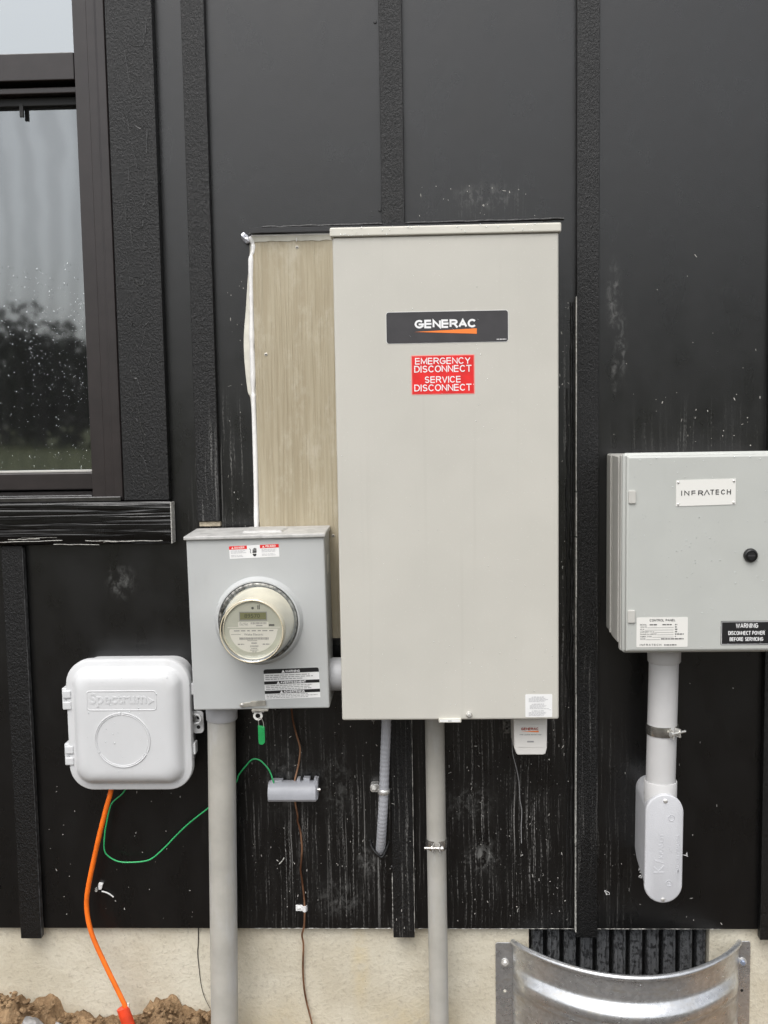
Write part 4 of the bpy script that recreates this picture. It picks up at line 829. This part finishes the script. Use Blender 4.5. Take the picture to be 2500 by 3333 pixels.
# ================================================================== conduits
c1 = empty('conduit', (-0.4555, -0.07, -0.1), 'wide grey conduit running from the meter box down into the ground', 'conduit')
ln = 0.0208
obj('pipe', MB().vlathe(-0.4362, -0.070, [(0.0301, -0.2), (0.0301, 0.2), (0.0301, 0.5), (0.0301, 0.775)], 40, ln, 0.79), 'pvc_old', c1, 40)
obj('hub', MB().vlathe(-0.4355, -0.070, [(0.0318, 0.7685), (0.0335, 0.7705), (0.0340, 0.7905), (0.0340, 0.8085)], 40), 'pvc_grey', c1, 40)
c2 = empty('conduit', (0.026, -0.05, -0.1), 'slimmer grey conduit running from the tall beige cabinet down into the ground', 'conduit')
obj('pipe', MB().vlathe(0.0246, -0.050, [(0.0212, -0.2), (0.0212, 0.45), (0.0212, 0.80)], 36, -0.003, 0.75), 'pvc_old', c2, 40)
obj('locknut', MB().vlathe(0.0246, -0.050, [(0.030, 0.7975), (0.030, 0.8024)], 8), 'dull_steel', c2)
obj('sealant_lump', MB().tube([(-0.008, -0.05, 0.797), (0.0, -0.07, 0.795), (0.012, -0.078, 0.797), (0.03, -0.078, 0.7955), (0.05, -0.07, 0.796), (0.06, -0.05, 0.797)], 0.004, 8, 4, lambda q: 0.004*(1+0.6*noise.noise((q*30, 7, 0)))), 'cream_caulk', c2, 60)
def strap_clamp(name, cx, cy, cz, r, lab, flip=1):
    k = empty(name, (cx, cy, cz), lab, 'pipe clamp'); n = 30; h = 0.0105
    a0, a1 = (PI*1.42, PI*1.42-2*PI*0.93) if flip > 0 else (PI*1.60, PI*1.60-2*PI*0.93)
    L = []
    for i in range(n+1):
        t_ = a0+(a1-a0)*i/n; c, s_ = math.cos(t_), math.sin(t_)
        L.append([(cx+q*c, cy+q*s_, z) for q, z in ((r+0.0006, cz-h), (r+0.0022, cz-h), (r+0.0030, cz-h*0.3), (r+0.0030, cz+h*0.3), (r+0.0022, cz+h), (r+0.0006, cz+h))])
    obj('band', MB().loft(L), 'band_steel', k, 50)
    for t_ in (a0, a1):
        c, s_ = math.cos(t_), math.sin(t_); p = Vector((cx+r*c, cy+r*s_, cz)); o_ = Vector((c, s_, 0)); tn = Vector((-s_, c, 0))
        mb = MB(); vv = [p+o_*u+tn*v+Vector((0, 0, z)) for z in (-h*0.95, h*0.75) for u, v in ((0.001, -0.0009), (0.014, -0.0009), (0.014, 0.0009), (0.001, 0.0009))]
        mb.add(vv, [(0, 1, 2, 3), (4, 7, 6, 5), (0, 4, 5, 1), (1, 5, 6, 2), (2, 6, 7, 3), (3, 7, 4, 0)]); obj('ear', mb, 'zinc', k)
    am = (a0+a1+2*PI)/2 ; c, s_ = math.cos(am), math.sin(am); p = Vector((cx+(r+0.009)*c, cy+(r+0.009)*s_, cz)); tn = Vector((-s_, c, 0))
    if tn.x*flip > 0: tn = -tn
    obj('screw', MB().cyl(p-tn*0.010, p+tn*0.026, 0.0026, 10), 'zinc', k, 40)
    obj('screw_head', MB().cyl(p-tn*0.010, p-tn*0.015, 0.0050, 12).cyl(p+tn*0.0065, p+tn*0.0105, 0.0048, 6), 'zinc', k)
    return k
strap_clamp('pipe_clamp', 0.0254, -0.050, 0.4835, 0.0212, 'zinc strap clamp around the slimmer conduit below the tall cabinet', 1)
# flexible conduit
fx = empty('flexible_conduit', (-0.1, -0.01, 0.45), 'ribbed grey flexible conduit curving from the tall cabinet into the siding', 'conduit')
fp = catmull([(-0.0795, -0.060, 0.803), (-0.0800, -0.060, 0.758), (-0.0830, -0.058, 0.70), (-0.0855, -0.052, 0.655), (-0.0885, -0.044, 0.5975), (-0.0920, -0.036, 0.545), (-0.0955, -0.024, 0.50), (-0.0990, -0.006, 0.458), (-0.101, 0.008, 0.44)], 28)
L = []; a = None
for i, p in enumerate(fp):
    d = (fp[min(i+1, len(fp)-1)]-fp[max(i-1, 0)]).normalized(); a = d.orthogonal().normalized() if a is None else (a-d*a.dot(d)).normalized(); b_ = d.cross(a)
    q = 0.0106+0.00028*math.sin(i*1.05); L.append([p+(a*math.cos(2*PI*j/20)+b_*math.sin(2*PI*j/20))*q for j in range(20)])
obj('tube', MB().loft(L), 'flex_plastic', fx, 80)
obj('gland', MB().vlathe(-0.0795, -0.060, [(0.0150, 0.7975), (0.0150, 0.8024)], 12), 'dull_steel', fx)
mb = MB().tube([(-0.1235, -0.002, 0.468), (-0.119, -0.006, 0.452), (-0.108, -0.010, 0.440), (-0.097, -0.010, 0.432), (-0.088, -0.008, 0.446), (-0.0805, -0.004, 0.466)], 0.0034, 8, 5)
tag(obj('sealant_ring', mb, 'black_sealant', fx, 60), 'black sealant where the conduit enters the wall')
ph = obj('pipe_strap', MB().loft([[(-0.0885+ (0.0110+e)*math.cos(t_), -0.044+(0.0110+e)*math.sin(t_), 0.5975+dz) for e, dz in ((0.0002, -0.006), (0.0020, -0.0045), (0.0024, 0), (0.0020, 0.0045), (0.0002, 0.006))] for t_ in [rad(200+ (290)*k/26-30) for k in range(27)]]), 'zinc', None, 50)
tag(ph, 'one-hole zinc strap holding the ribbed flexible conduit', 'pipe strap')
tb = obj('strap_tab', MB().prism(rrect(-0.1195, -0.0975, 0.587, 0.6045, 0.006), -0.0225, -0.0010), 'zinc', ph, None, 0.001)
obj('strap_screw', MB().lathe(-0.1105, 0.5965, [(0.0055, -0.0224), (0.0055, -0.0240), (0.0035, -0.0262)], 16), 'label_cream', tb, 40)

# ================================================================== telecom box
tb = empty('telecom_box', (-0.635, -0.02, 0.6235), 'light grey plastic telecom enclosure with rounded corners and embossed ring', 'utility box')
TX0, TX1, TZ0, TZ1 = -0.7690, -0.4995, 0.6175, 0.9055
def trr(e, y, r): return [(x, y, z) for x, z in rrect(TX0-e, TX1+e, TZ0-e, TZ1+e, max(r+e, 0.030), 10)]
obj('base', MB().loft([trr(-0.012, -0.0008, 0.052), trr(-0.010, -0.045, 0.052), trr(-0.009, -0.066, 0.052)]), 'telecom_plastic', tb, 40)
lid = obj('lid', MB().loft([trr(-0.0010, -0.062, 0.053), trr(0.0, -0.066, 0.053), trr(0.0, -0.082, 0.053), trr(-0.0015, -0.0850, 0.053), trr(-0.0040, -0.0862, 0.053), trr(-0.0130, -0.0868, 0.053), trr(-0.0165, -0.0885, 0.053), trr(-0.0195, -0.0930, 0.053), trr(-0.0235, -0.0985, 0.052), trr(-0.0290, -0.1035, 0.050), trr(-0.0360, -0.1068, 0.048), trr(-0.0440, -0.1082, 0.044), trr(-0.0520, -0.1086, 0.040)]), 'telecom_plastic', tb, 35)
def ridge(path, y, r, name, parent, closed=True):
    n = len(path); L = []
    for i, (x, z) in enumerate(path):
        xa, za = path[i-1]; xb, zb = path[(i+1) % n]; tx_, tz_ = xb-xa, zb-za; l = math.hypot(tx_, tz_); nx, nz_ = tz_/l, -tx_/l
        L.append([(x+nx*r*c, y-r*0.55*s_, z+nz_*r*c) for c, s_ in ((1.3, -0.3), (0.8, 0.7), (0, 1.0), (-0.8, 0.7), (-1.3, -0.3))])
    if closed: L.append(L[0])
    return obj(name, MB().loft(L, False, False), 'telecom_plastic', parent, 60)
rec = ridge(rrect(-0.7165, -0.5672, 0.8015, 0.8430, 0.007, 5), -0.1084, 0.0016, 'recess_rim', lid)
obj('lettering', text_into(MB(), 'Spectrum', -0.7110, -0.5880, 0.8085, 0.8395, -0.1084, 0.022, 0, 0.0022), 'telecom_plastic', lid)
obj('arrow', MB().prism([(-0.5845, 0.8130), (-0.5710, 0.8215), (-0.5845, 0.8300)], -0.1096, -0.1080), 'telecom_plastic', lid, None, 0.0006)
for a0, a1 in ((92, 208), (212, 328), (332, 448)):
    n = 26; L = []
    for i in range(n+1):
        t_ = rad(a0+(a1-a0)*i/n); c, s_ = math.cos(t_), math.sin(t_)
        L.append([(-0.6430+q*c, y, 0.7360+q*s_) for q, y in ((0.0606, -0.1082), (0.0598, -0.1103), (0.0586, -0.1103), (0.0578, -0.1092), (0.0566, -0.1092), (0.0558, -0.1100), (0.0548, -0.1082))])
    obj('ring_segment', MB().loft(L), 'telecom_plastic', lid, 40)
for zc in (0.8195, 0.6965):
    h = obj('hinge', MB().box(-0.7800, -0.7655, -0.080, -0.050, zc-0.0230, zc+0.0230), 'telecom_plastic', tb, None, 0.0015)
    for dz in (-0.0135, 0.0115):
        obj('knuckle', MB().box(-0.7765, -0.7580, -0.0895, -0.078, zc+dz-0.0085, zc+dz+0.0085), 'telecom_plastic', h, None, 0.002)
for zc in (0.838, 0.706): obj('clip', MB().box(-0.4990, -0.4940, -0.078, -0.055, zc-0.0125, zc+0.0125), 'telecom_plastic', tb, None, 0.001)
hp = obj('lock_tab', MB().prism(rrect(-0.5070, -0.4790, 0.7335, 0.7830, 0.009), -0.0560, -0.050), 'telecom_plastic', tb, None, 0.001)
obj('hole', MB().lathe(-0.4905, 0.7475, [(0.0042, -0.0558), (0.0040, -0.0566)], 16), 'string_black', hp); obj('hole', MB().lathe(-0.4890, 0.7700, [(0.0055, -0.0558), (0.0052, -0.0566)], 16), 'string_black', hp)
obj('lock_loop', MB().tube([(-0.4985, -0.062, 0.7765), (-0.4920, -0.066, 0.7785), (-0.4850, -0.066, 0.7745), (-0.4830, -0.066, 0.7660), (-0.4880, -0.064, 0.7590), (-0.4985, -0.062, 0.7575)], 0.0026, 8, 4), 'telecom_plastic', hp, 60)
obj('dark_pin', MB().tube([(-0.4990, -0.064, 0.7780), (-0.4960, -0.068, 0.7720), (-0.4975, -0.066, 0.7640)], 0.0024, 8, 3), 'dark_steel', hp, 60)
raindrops(tb, [(-0.72, -0.55, 0.66, 0.88, -0.1086, 55, 0.0006, 0.0019), (-0.60, -0.53, 0.86, 0.895, -0.104, 22, 0.0006, 0.0018), (-0.74, -0.53, 0.631, 0.637, -0.0866, 7, 0.001, 0.0018)], 12)

# ================================================================== duct, wires, small fittings
od = empty('orange_duct', (-0.667, -0.065, 0.05), 'bright orange cable duct curving from the telecom box to the soil', 'cable duct')
pth = [(-0.686, -0.058, 0.640), (-0.688, -0.06, 0.608), (-0.700, -0.06, 0.568), (-0.720, -0.055, 0.503), (-0.736, -0.05, 0.446), (-0.752, -0.045, 0.386), (-0.760, -0.042, 0.343), (-0.758, -0.042, 0.30), (-0.747, -0.045, 0.259), (-0.724, -0.05, 0.207), (-0.699, -0.055, 0.155), (-0.678, -0.06, 0.112), (-0.672, -0.062, 0.092)]
obj('tube', MB().tube(pth, 0.0055, 12, 6), 'orange_duct', od, 60)
cpl = obj('coupling', MB().cyl((-0.6815, -0.063, 0.106), (-0.6560, -0.070, 0.030), 0.0135, 18, 0.0145), 'red_coupling', od, 40)
obj('coupling_clip', MB().box(-0.6710, -0.6665, -0.064, -0.058, 0.106, 0.1165), 'cream_caulk', cpl, None, 0.001)
gp = [(-0.660, -0.02, 0.64), (-0.669, -0.02, 0.593), (-0.698, -0.02, 0.565), (-0.708, -0.02, 0.542), (-0.714, -0.02, 0.517), (-0.719, -0.02, 0.493), (-0.722, -0.02, 0.457), (-0.714, -0.02, 0.44), (-0.691, -0.02, 0.427), (-0.663, -0.02, 0.425), (-0.630, -0.02, 0.428), (-0.610, -0.02, 0.437), (-0.581, -0.02, 0.463), (-0.555, -0.02, 0.49), (-0.524, -0.022, 0.519), (-0.483, -0.026, 0.552), (-0.448, -0.028, 0.581), (-0.419, -0.024, 0.61), (-0.412, -0.022, 0.627), (-0.396, -0.02, 0.647), (-0.381, -0.02, 0.662), (-0.366, -0.02, 0.661), (-0.353, -0.022, 0.651), (-0.342, -0.025, 0.637), (-0.336, -0.028, 0.622), (-0.331, -0.03, 0.604)]
o = obj('ground_wire', MB().tube(gp, 0.0017, 8, 5), 'green_wire', None, 60); tag(o, 'thin green insulated wire looping behind the wide conduit', 'wire')
cp = [(-0.290, -0.03, 0.815), (-0.289, -0.03, 0.779), (-0.287, -0.02, 0.745), (-0.281, -0.012, 0.712), (-0.275, -0.01, 0.685), (-0.277, -0.01, 0.66), (-0.281, -0.012, 0.639), (-0.286, -0.016, 0.62), (-0.289, -0.02, 0.604), (-0.288, -0.02, 0.582), (-0.288, -0.016, 0.56), (-0.284, -0.01, 0.528), (-0.285, -0.008, 0.516), (-0.279, -0.008, 0.491), (-0.277, -0.007, 0.464), (-0.277, -0.006, 0.445), (-0.280, -0.006, 0.412), (-0.281, -0.006, 0.398), (-0.277, -0.006, 0.365), (-0.274, -0.006, 0.318), (-0.276, -0.006, 0.270), (-0.282, -0.002, 0.245), (-0.280, 0.004, 0.218), (-0.283, 0.008, 0.165), (-0.282, 0.008, 0.12), (-0.276, 0.006, 0.078), (-0.264, -0.002, 0.032), (-0.254, -0.01, -0.03)]
o = obj('copper_wire', MB().tube(cp, 0.0022, 8, 5), 'copper', None, 60); tag(o, 'bare copper wire dropping from the meter box past the concrete', 'wire')
ib = empty('bonding_bar', (-0.2895, -0.02, 0.572), 'grey plastic bonding bar cover clipped on the copper wire', 'bonding bar')
pf = [(-0.006, 0.6100), (-0.020, 0.6125), (-0.031, 0.6110), (-0.039, 0.6050), (-0.0440, 0.5965), (-0.0455, 0.588), (-0.0445, 0.5785), (-0.0400, 0.5725), (-0.006, 0.5725)]
obj('cover', MB().loft([[(x, y, z) for y, z in pf] for x in (-0.3450, -0.2385)]), 'bar_grey', ib, 30, 0.001)
for x0, x1, h in ((-0.3405, -0.3145, 0.0022), (-0.2820, -0.2750, 0.0060), (-0.2680, -0.2535, 0.0070), (-0.2440, -0.2388, 0.0070)): obj('tooth', MB().box(x0, x1, -0.024, -0.006, 0.609, 0.6125+h), 'bar_grey', ib, None, 0.001)
obj('end_flange', MB().prism([(-0.2383, 0.5730), (-0.2355, 0.5760), (-0.2360, 0.590), (-0.2345, 0.6175), (-0.2383, 0.6180)], -0.034, -0.004), 'bar_grey', ib)
obj('end_screw', MB().cyl((-0.2360, -0.030, 0.5965), (-0.2295, -0.030, 0.5965), 0.0036, 12), 'zinc', ib)
st = obj('wire_strap', MB().loft([[(x, y, z) for z in (0.3025, 0.3165)] + [(x, y+0.0012, z) for z in (0.3165, 0.3025)] for x, y in ((-0.2945, -0.0025), (-0.2795, -0.0030), (-0.2775, -0.0085), (-0.2740, -0.0098), (-0.2710, -0.0085), (-0.2685, -0.0025))]), 'label_white', None, None, 0.0004)
tag(st, 'small white strap pinning the copper wire above the concrete', 'wire strap')
obj('strap_screw', MB().lathe(-0.2870, 0.3095, [(0.0034, -0.0025), (0.0034, -0.0042), (0.002, -0.0052)], 12), 'label_white', st, 40)
cc = empty('cable_clip', (-0.738, -0.005, 0.352), 'broken white cable clip with a stub of white cable on the black siding', 'cable clip')
obj('clip_plate', MB().prism([(-0.7425, 0.3545), (-0.7365, 0.3555), (-0.7330, 0.3680), (-0.7425, 0.3700), (-0.7435, 0.3620)], -0.009, -0.0005), 'label_white', cc, None, 0.0008)
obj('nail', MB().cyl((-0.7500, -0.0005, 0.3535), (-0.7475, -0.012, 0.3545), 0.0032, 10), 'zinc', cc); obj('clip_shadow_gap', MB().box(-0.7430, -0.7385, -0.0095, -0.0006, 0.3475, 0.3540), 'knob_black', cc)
obj('cable_stub', MB().tube([(-0.7365, -0.006, 0.3505), (-0.728, -0.006, 0.3480), (-0.720, -0.004, 0.3430), (-0.7115, -0.002, 0.3345)], 0.0017, 8, 4), 'label_white', cc, 60)
o = obj('dark_strand', MB().tube([(-0.5220, 0.012, 0.256), (-0.524, 0.0125, 0.216), (-0.526, 0.0125, 0.191), (-0.524, 0.0125, 0.159), (-0.522, 0.0125, 0.131), (-0.518, 0.0125, 0.103), (-0.511, 0.010, 0.083), (-0.500, 0.008, 0.062)], 0.0009, 6, 5, lambda q: 0.0012-0.0006*q), 'string_black', None, 60)
tag(o, 'thin dark strand hanging on the concrete left of the wide conduit', 'string')

# ================================================================== control cabinet on the right
ic = empty('control_cabinet', (0.5685, -0.1, 0.9423), 'grey hinged control cabinet with white name plate and black lock', 'electrical cabinet')
IF = -0.215
X0, X1, Z0, Z1 = 0.3995, 0.7370, 0.9425, 1.3345
obj('body', MB().box(X0+0.002, X1-0.002, -0.188, -0.0008, Z0+0.006, Z1-0.006), 'panel_side', ic, None, 0.004)
for y0, y1, e in ((-0.060, -0.052, 0.0025), (-0.082, -0.074, 0.0025), (-0.150, -0.090, 0.0035)):
    obj('side_rib', MB().box(X0+0.002-e, X0+0.0025, y0, y1, Z0+0.007, Z1-0.007), 'panel_side', ic, None, 0.001)
obj('rim_flange', MB().box(X0-0.004, X1+0.004, -0.1900, -0.172, Z0-0.001, Z1-0.003), 'panel_side', ic, None, 0.002)
dr = obj('door', MB().loft([[(x, y, z) for x, z in rrect(X0-e, X1+e, Z0-e, Z1+e-0.001, 0.004+max(e, -0.003), 3)] for e, y in ((0.001, -0.1915), (0.003, -0.1925), (0.003, -0.200), (0.0015, -0.2020), (-0.0015, -0.2045), (-0.003, -0.2130), (-0.0065, -0.2150))]), 'panel_grey', ic, 25)
for z in (1.2513, 1.0153):
    obj('hinge', MB().prism(rrect(0.4050, 0.4190, z-0.0125, z+0.0125, 0.002), IF-0.0035, IF+0.004), 'panel_side', dr, None, 0.001)
np_ = obj('name_plate', MB().prism([(0.4970, 1.2320), (0.6115, 1.2345), (0.6112, 1.2845), (0.4968, 1.2825)], IF-0.0010, IF+0.001), 'label_cream', dr); tag(np_, 'white plate with spaced black capitals')
obj('lettering', caps(MB(), 'INFR', 0.5065, 0.5490, 1.2525, 1.2625, IF-0.0014, 0.17, 0.55, 0.85), 'ink_black', np_, 'flat')
mb = caps(MB(), 'TECH', 0.5625, 0.6020, 1.2540, 1.2638, IF-0.0014, 0.17, 0.55, 0.85); mb.poly([(0.5500, 1.2530), (0.5518, 1.2530), (0.5560, 1.2618), (0.5600, 1.2534), (0.5618, 1.2534), (0.5564, 1.2638), (0.5556, 1.2638)], IF-0.0014); obj('lettering', mb, 'ink_black', np_, 'flat')
for x, z in ((0.5008, 1.2785), (0.6075, 1.2800), (0.5008, 1.2360), (0.6075, 1.2385)): obj('rivet', MB().lathe(x, z, [(0.0024, IF-0.001), (0.0022, IF-0.0022), (0.001, IF-0.0030)], 12), 'zinc', np_, 50)
lk = obj('lock', MB().lathe(0.6418, 1.1343, [(0.0138, IF), (0.0138, IF-0.003), (0.0120, IF-0.0065), (0.0100, IF-0.0075), (0.0098, IF-0.0050), (0.0, IF-0.0050)][:5], 32), 'knob_black', dr, 35)
obj('lock_core', MB().lathe(0.6418, 1.1343, [(0.0085, IF-0.0045), (0.0080, IF-0.0068)], 24), 'ink_black', lk); obj('slot', MB().box(0.6352, 0.6484, IF-0.0085, IF-0.0060, 1.1330, 1.1352), 'plate_charcoal', lk)
cl_ = obj('data_label', MB().prism(rrect(0.4225, 0.5225, 0.9535, 1.0130, 0.002), IF-0.0005, IF+0.001), 'label_cream', dr); tag(cl_, 'white data sticker of ruled lines headed CONTROL PANEL')
mb = caps(MB(), 'CONTROL PANEL', 0.4478, 0.4985, 1.0050, 1.0098, IF-0.0009, 0.18)
rows_ = [('MODEL', 0.0), ('VOLTS', 1), ('FLA', 1), ('LARGEST FLA', 1), ('PHASE & HERTZ', 1), ('NEMA TYPE', 1), ('SCCR', 1)]
for k, (tx_, ln_) in enumerate(rows_):
    z = 0.9985-k*0.00475; wd = 0.0024*len(tx_)+0.001
    text_into(mb, tx_, 0.4295, 0.4295+wd, z-0.0012, z+0.0014, IF-0.0009, 0.01)
    if ln_: mb.quad(0.4305+wd, 0.4945 if k < 6 else 0.468, z-0.0014, z-0.0009, IF-0.0009)
    fine_print(mb, 0.4975 if k < 6 else 0.470, (0.502, 0.5015, 0.502, 0.5015, 0.5145, 0.499, 0.515)[k], z-0.0012, z+0.0013, 1, IF-0.0009, 90+k, 0.9, 0.0)
fine_print(mb, 0.448, 0.462, 0.9973, 0.9998, 1, IF-0.0009, 5, 0.9, 0); fine_print(mb, 0.473, 0.491, 0.9973, 0.9998, 1, IF-0.0009, 6, 0.9, 0)
caps(mb, 'INFRATECH', 0.4290, 0.4710, 0.9563, 0.9603, IF-0.0009, 0.18, 0.5); fine_print(mb, 0.4765, 0.5005, 0.9567, 0.9592, 1, IF-0.0009, 7, 0.9, 0)
obj('lettering', mb, 'grey_ink_dark', cl_, 'flat')
wb = obj('warning_plate', MB().prism(rrect(0.5868, 0.6860, 0.9565, 1.0045, 0.002), IF-0.0005, IF+0.001), 'ink_black', dr); tag(wb, 'black plate with white capitals and a white keyline')
mb = MB(); caps(mb, 'WARNING', 0.6160, 0.6590, 0.9903, 0.9998, IF-0.0009, 0.155); caps(mb, 'DISCONNECT POWER', 0.6015, 0.6720, 0.9765, 0.9845, IF-0.0009, 0.155); caps(mb, 'BEFORE SERVICING', 0.6043, 0.6692, 0.9645, 0.9722, IF-0.0009, 0.155)
a, b_, c, d, e = 0.5880, 0.6848, 0.9578, 1.0032, 0.0007
mb.quad(a, b_, c, c+e, IF-0.0009); mb.quad(a, b_, d-e, d, IF-0.0009); mb.quad(a, a+e, c+e, d-e, IF-0.0009); mb.quad(b_-e, b_, c+e, d-e, IF-0.0009); obj('lettering', mb, 'ink_white', wb, 'flat')
raindrops(ic, [(0.41, 0.73, 0.95, 1.32, IF-0.0002, 190, 0.0005, 0.0016), (0.42, 0.73, 1.318, 1.326, IF-0.0002, 12, 0.001, 0.0022), (0.43, 0.65, 1.02, 1.22, IF-0.0002, 36, 0.0008, 0.0018)], 77)
# its conduit with pull elbow
c3 = empty('conduit', (0.4975, -0.11, 0.63), 'pale grey conduit under the control cabinet, ending at the pull elbow', 'conduit')
obj('pipe', MB().vlathe(0.5018, -0.110, [(0.0304, 0.62), (0.0304, 0.80), (0.0304, 0.93)], 40, 0.0185, 0.90), 'pvc_light', c3, 40)
obj('hub', MB().vlathe(0.5022, -0.110, [(0.0318, 0.8975), (0.0338, 0.9005), (0.0340, 0.9150), (0.0340, 0.9420)], 40), 'pvc_light', c3, 40)
strap_clamp('pipe_clamp', 0.4995, -0.110, 0.7560, 0.0304, 'shiny strap clamp around the pale conduit under the control cabinet', -1)
lb = empty('pull_elbow', (0.4955, -0.08, 0.3945), 'grey plastic pull elbow with oblong embossed cover at the conduit end', 'conduit fitting')
obj('socket', MB().loft([[(0.4970+(r)*math.cos(2*PI*i/40), -0.110+r*math.sin(2*PI*i/40), z) for i in range(40)] for r, z in ((0.0335, 0.590), (0.0338, 0.6435), (0.0330, 0.6450), (0.0312, 0.6450), (0.0308, 0.6300))], True, True), 'pvc_light', lb, 40)
def sta(e, y, dz=0.0): return [(x, y, z) for x, z in stadium(0.4572-e, 0.5348+e, 0.3950-e+dz, 0.6280+e)]
def shear(L): return [[(x+0.008*(z-0.51), y, z) for x, y, z in l] for l in L]
obj('body', MB().loft(shear([sta(-0.011, -0.0008, 0.02), sta(-0.008, -0.03, 0.012), sta(-0.005, -0.10, 0.002), sta(-0.0035, -0.142)])), 'fitting_plastic', lb, 40)
cv = obj('cover', MB().loft(shear([sta(0.0, -0.1422), sta(0.0005, -0.144), sta(0.0, -0.1485), sta(-0.0012, -0.1500), sta(-0.003, -0.1506)])), 'fitting_plastic', lb, 35)
for x, z in ((0.4978, 0.6150), (0.4945, 0.4030)): obj('screw', MB().lathe(x, z, [(0.0042, -0.1502), (0.0042, -0.1520), (0.0028, -0.1530)], 14), 'zinc', cv, 40)
mb = MB()
text_into(mb, 'KRALOY', 0.4850, 0.4950, 0.4920, 0.5460, -0.1505, 0.01, 90, 0.0014); text_into(mb, '2"', 0.5060, 0.5125, 0.5030, 0.5170, -0.1505, 0.01, 90, 0.0014); text_into(mb, 'MADE IN CANADA', 0.5215, 0.5275, 0.4610, 0.5430, -0.1505, 0.01, 90, 0.0014)
text_into(mb, 'K', 0.4750, 0.4960, 0.4600, 0.4780, -0.1505, 0.0, 90, 0.0014); text_into(mb, '/', 0.4770, 0.4935, 0.4810, 0.4890, -0.1505, 0.0, 90, 0.0014)
obj('lettering', mb, 'fitting_plastic', cv)
for x, z, body in ((0.5105, 0.5790, 'CE'), (0.5065, 0.4385, 'UL')):
    n = 22; L = [[(x+q*math.cos(2*PI*i/n), y, z+q*math.sin(2*PI*i/n)) for q, y in ((0.0066, -0.1505), (0.0066, -0.1515), (0.0057, -0.1515), (0.0057, -0.1505))] for i in range(n+1)]
    obj('round_mark', MB().loft(L, False, False), 'fitting_plastic', cv); obj('lettering', text_into(MB(), body, x-0.0030, x+0.0030, z-0.0030, z+0.0030, -0.1505, 0.0, 90, 0.0012), 'fitting_plastic', cv)
# curls of plastic swarf by the elbow
for k, (x, z) in enumerate(((0.4665, 0.424), (0.4690, 0.411), (0.5505, 0.486), (0.4060, 0.345))):
    rn = random.Random(k); y0 = -0.06 if k < 2 else (-0.118 if k == 2 else -0.001)
    pts = [(x+rn.uniform(-0.004, 0.004)*(1+0.1*q), y0, z+0.005*math.sin(q*1.3+k)+rn.uniform(-0.001, 0.001)) for q in range(7)]
    if k < 3: pts[0] = (0.4640 if k < 2 else 0.5360, y0, z)
    o = obj('swarf_curl', MB().tube(pts, 0.0006, 5, 3), 'label_white', None, 60)
    tag(o, ('pale curl of swarf clinging to the left of the pull elbow, upper one', 'pale curl of swarf clinging to the left of the pull elbow, lower one', 'pale curl of swarf on the right edge of the pull elbow', 'pale curl of swarf stuck on the siding left of the pull elbow')[k], 'swarf', 'curls of plastic swarf')

# ------------------------------------------------------------------ render settings
S.render.engine = 'CYCLES'
S.cycles.max_bounces = 6; S.cycles.diffuse_bounces = 3; S.cycles.glossy_bounces = 4; S.cycles.transparent_max_bounces = 12
S.cycles.use_denoising = True
S.render.resolution_x, S.render.resolution_y = 768, 1024
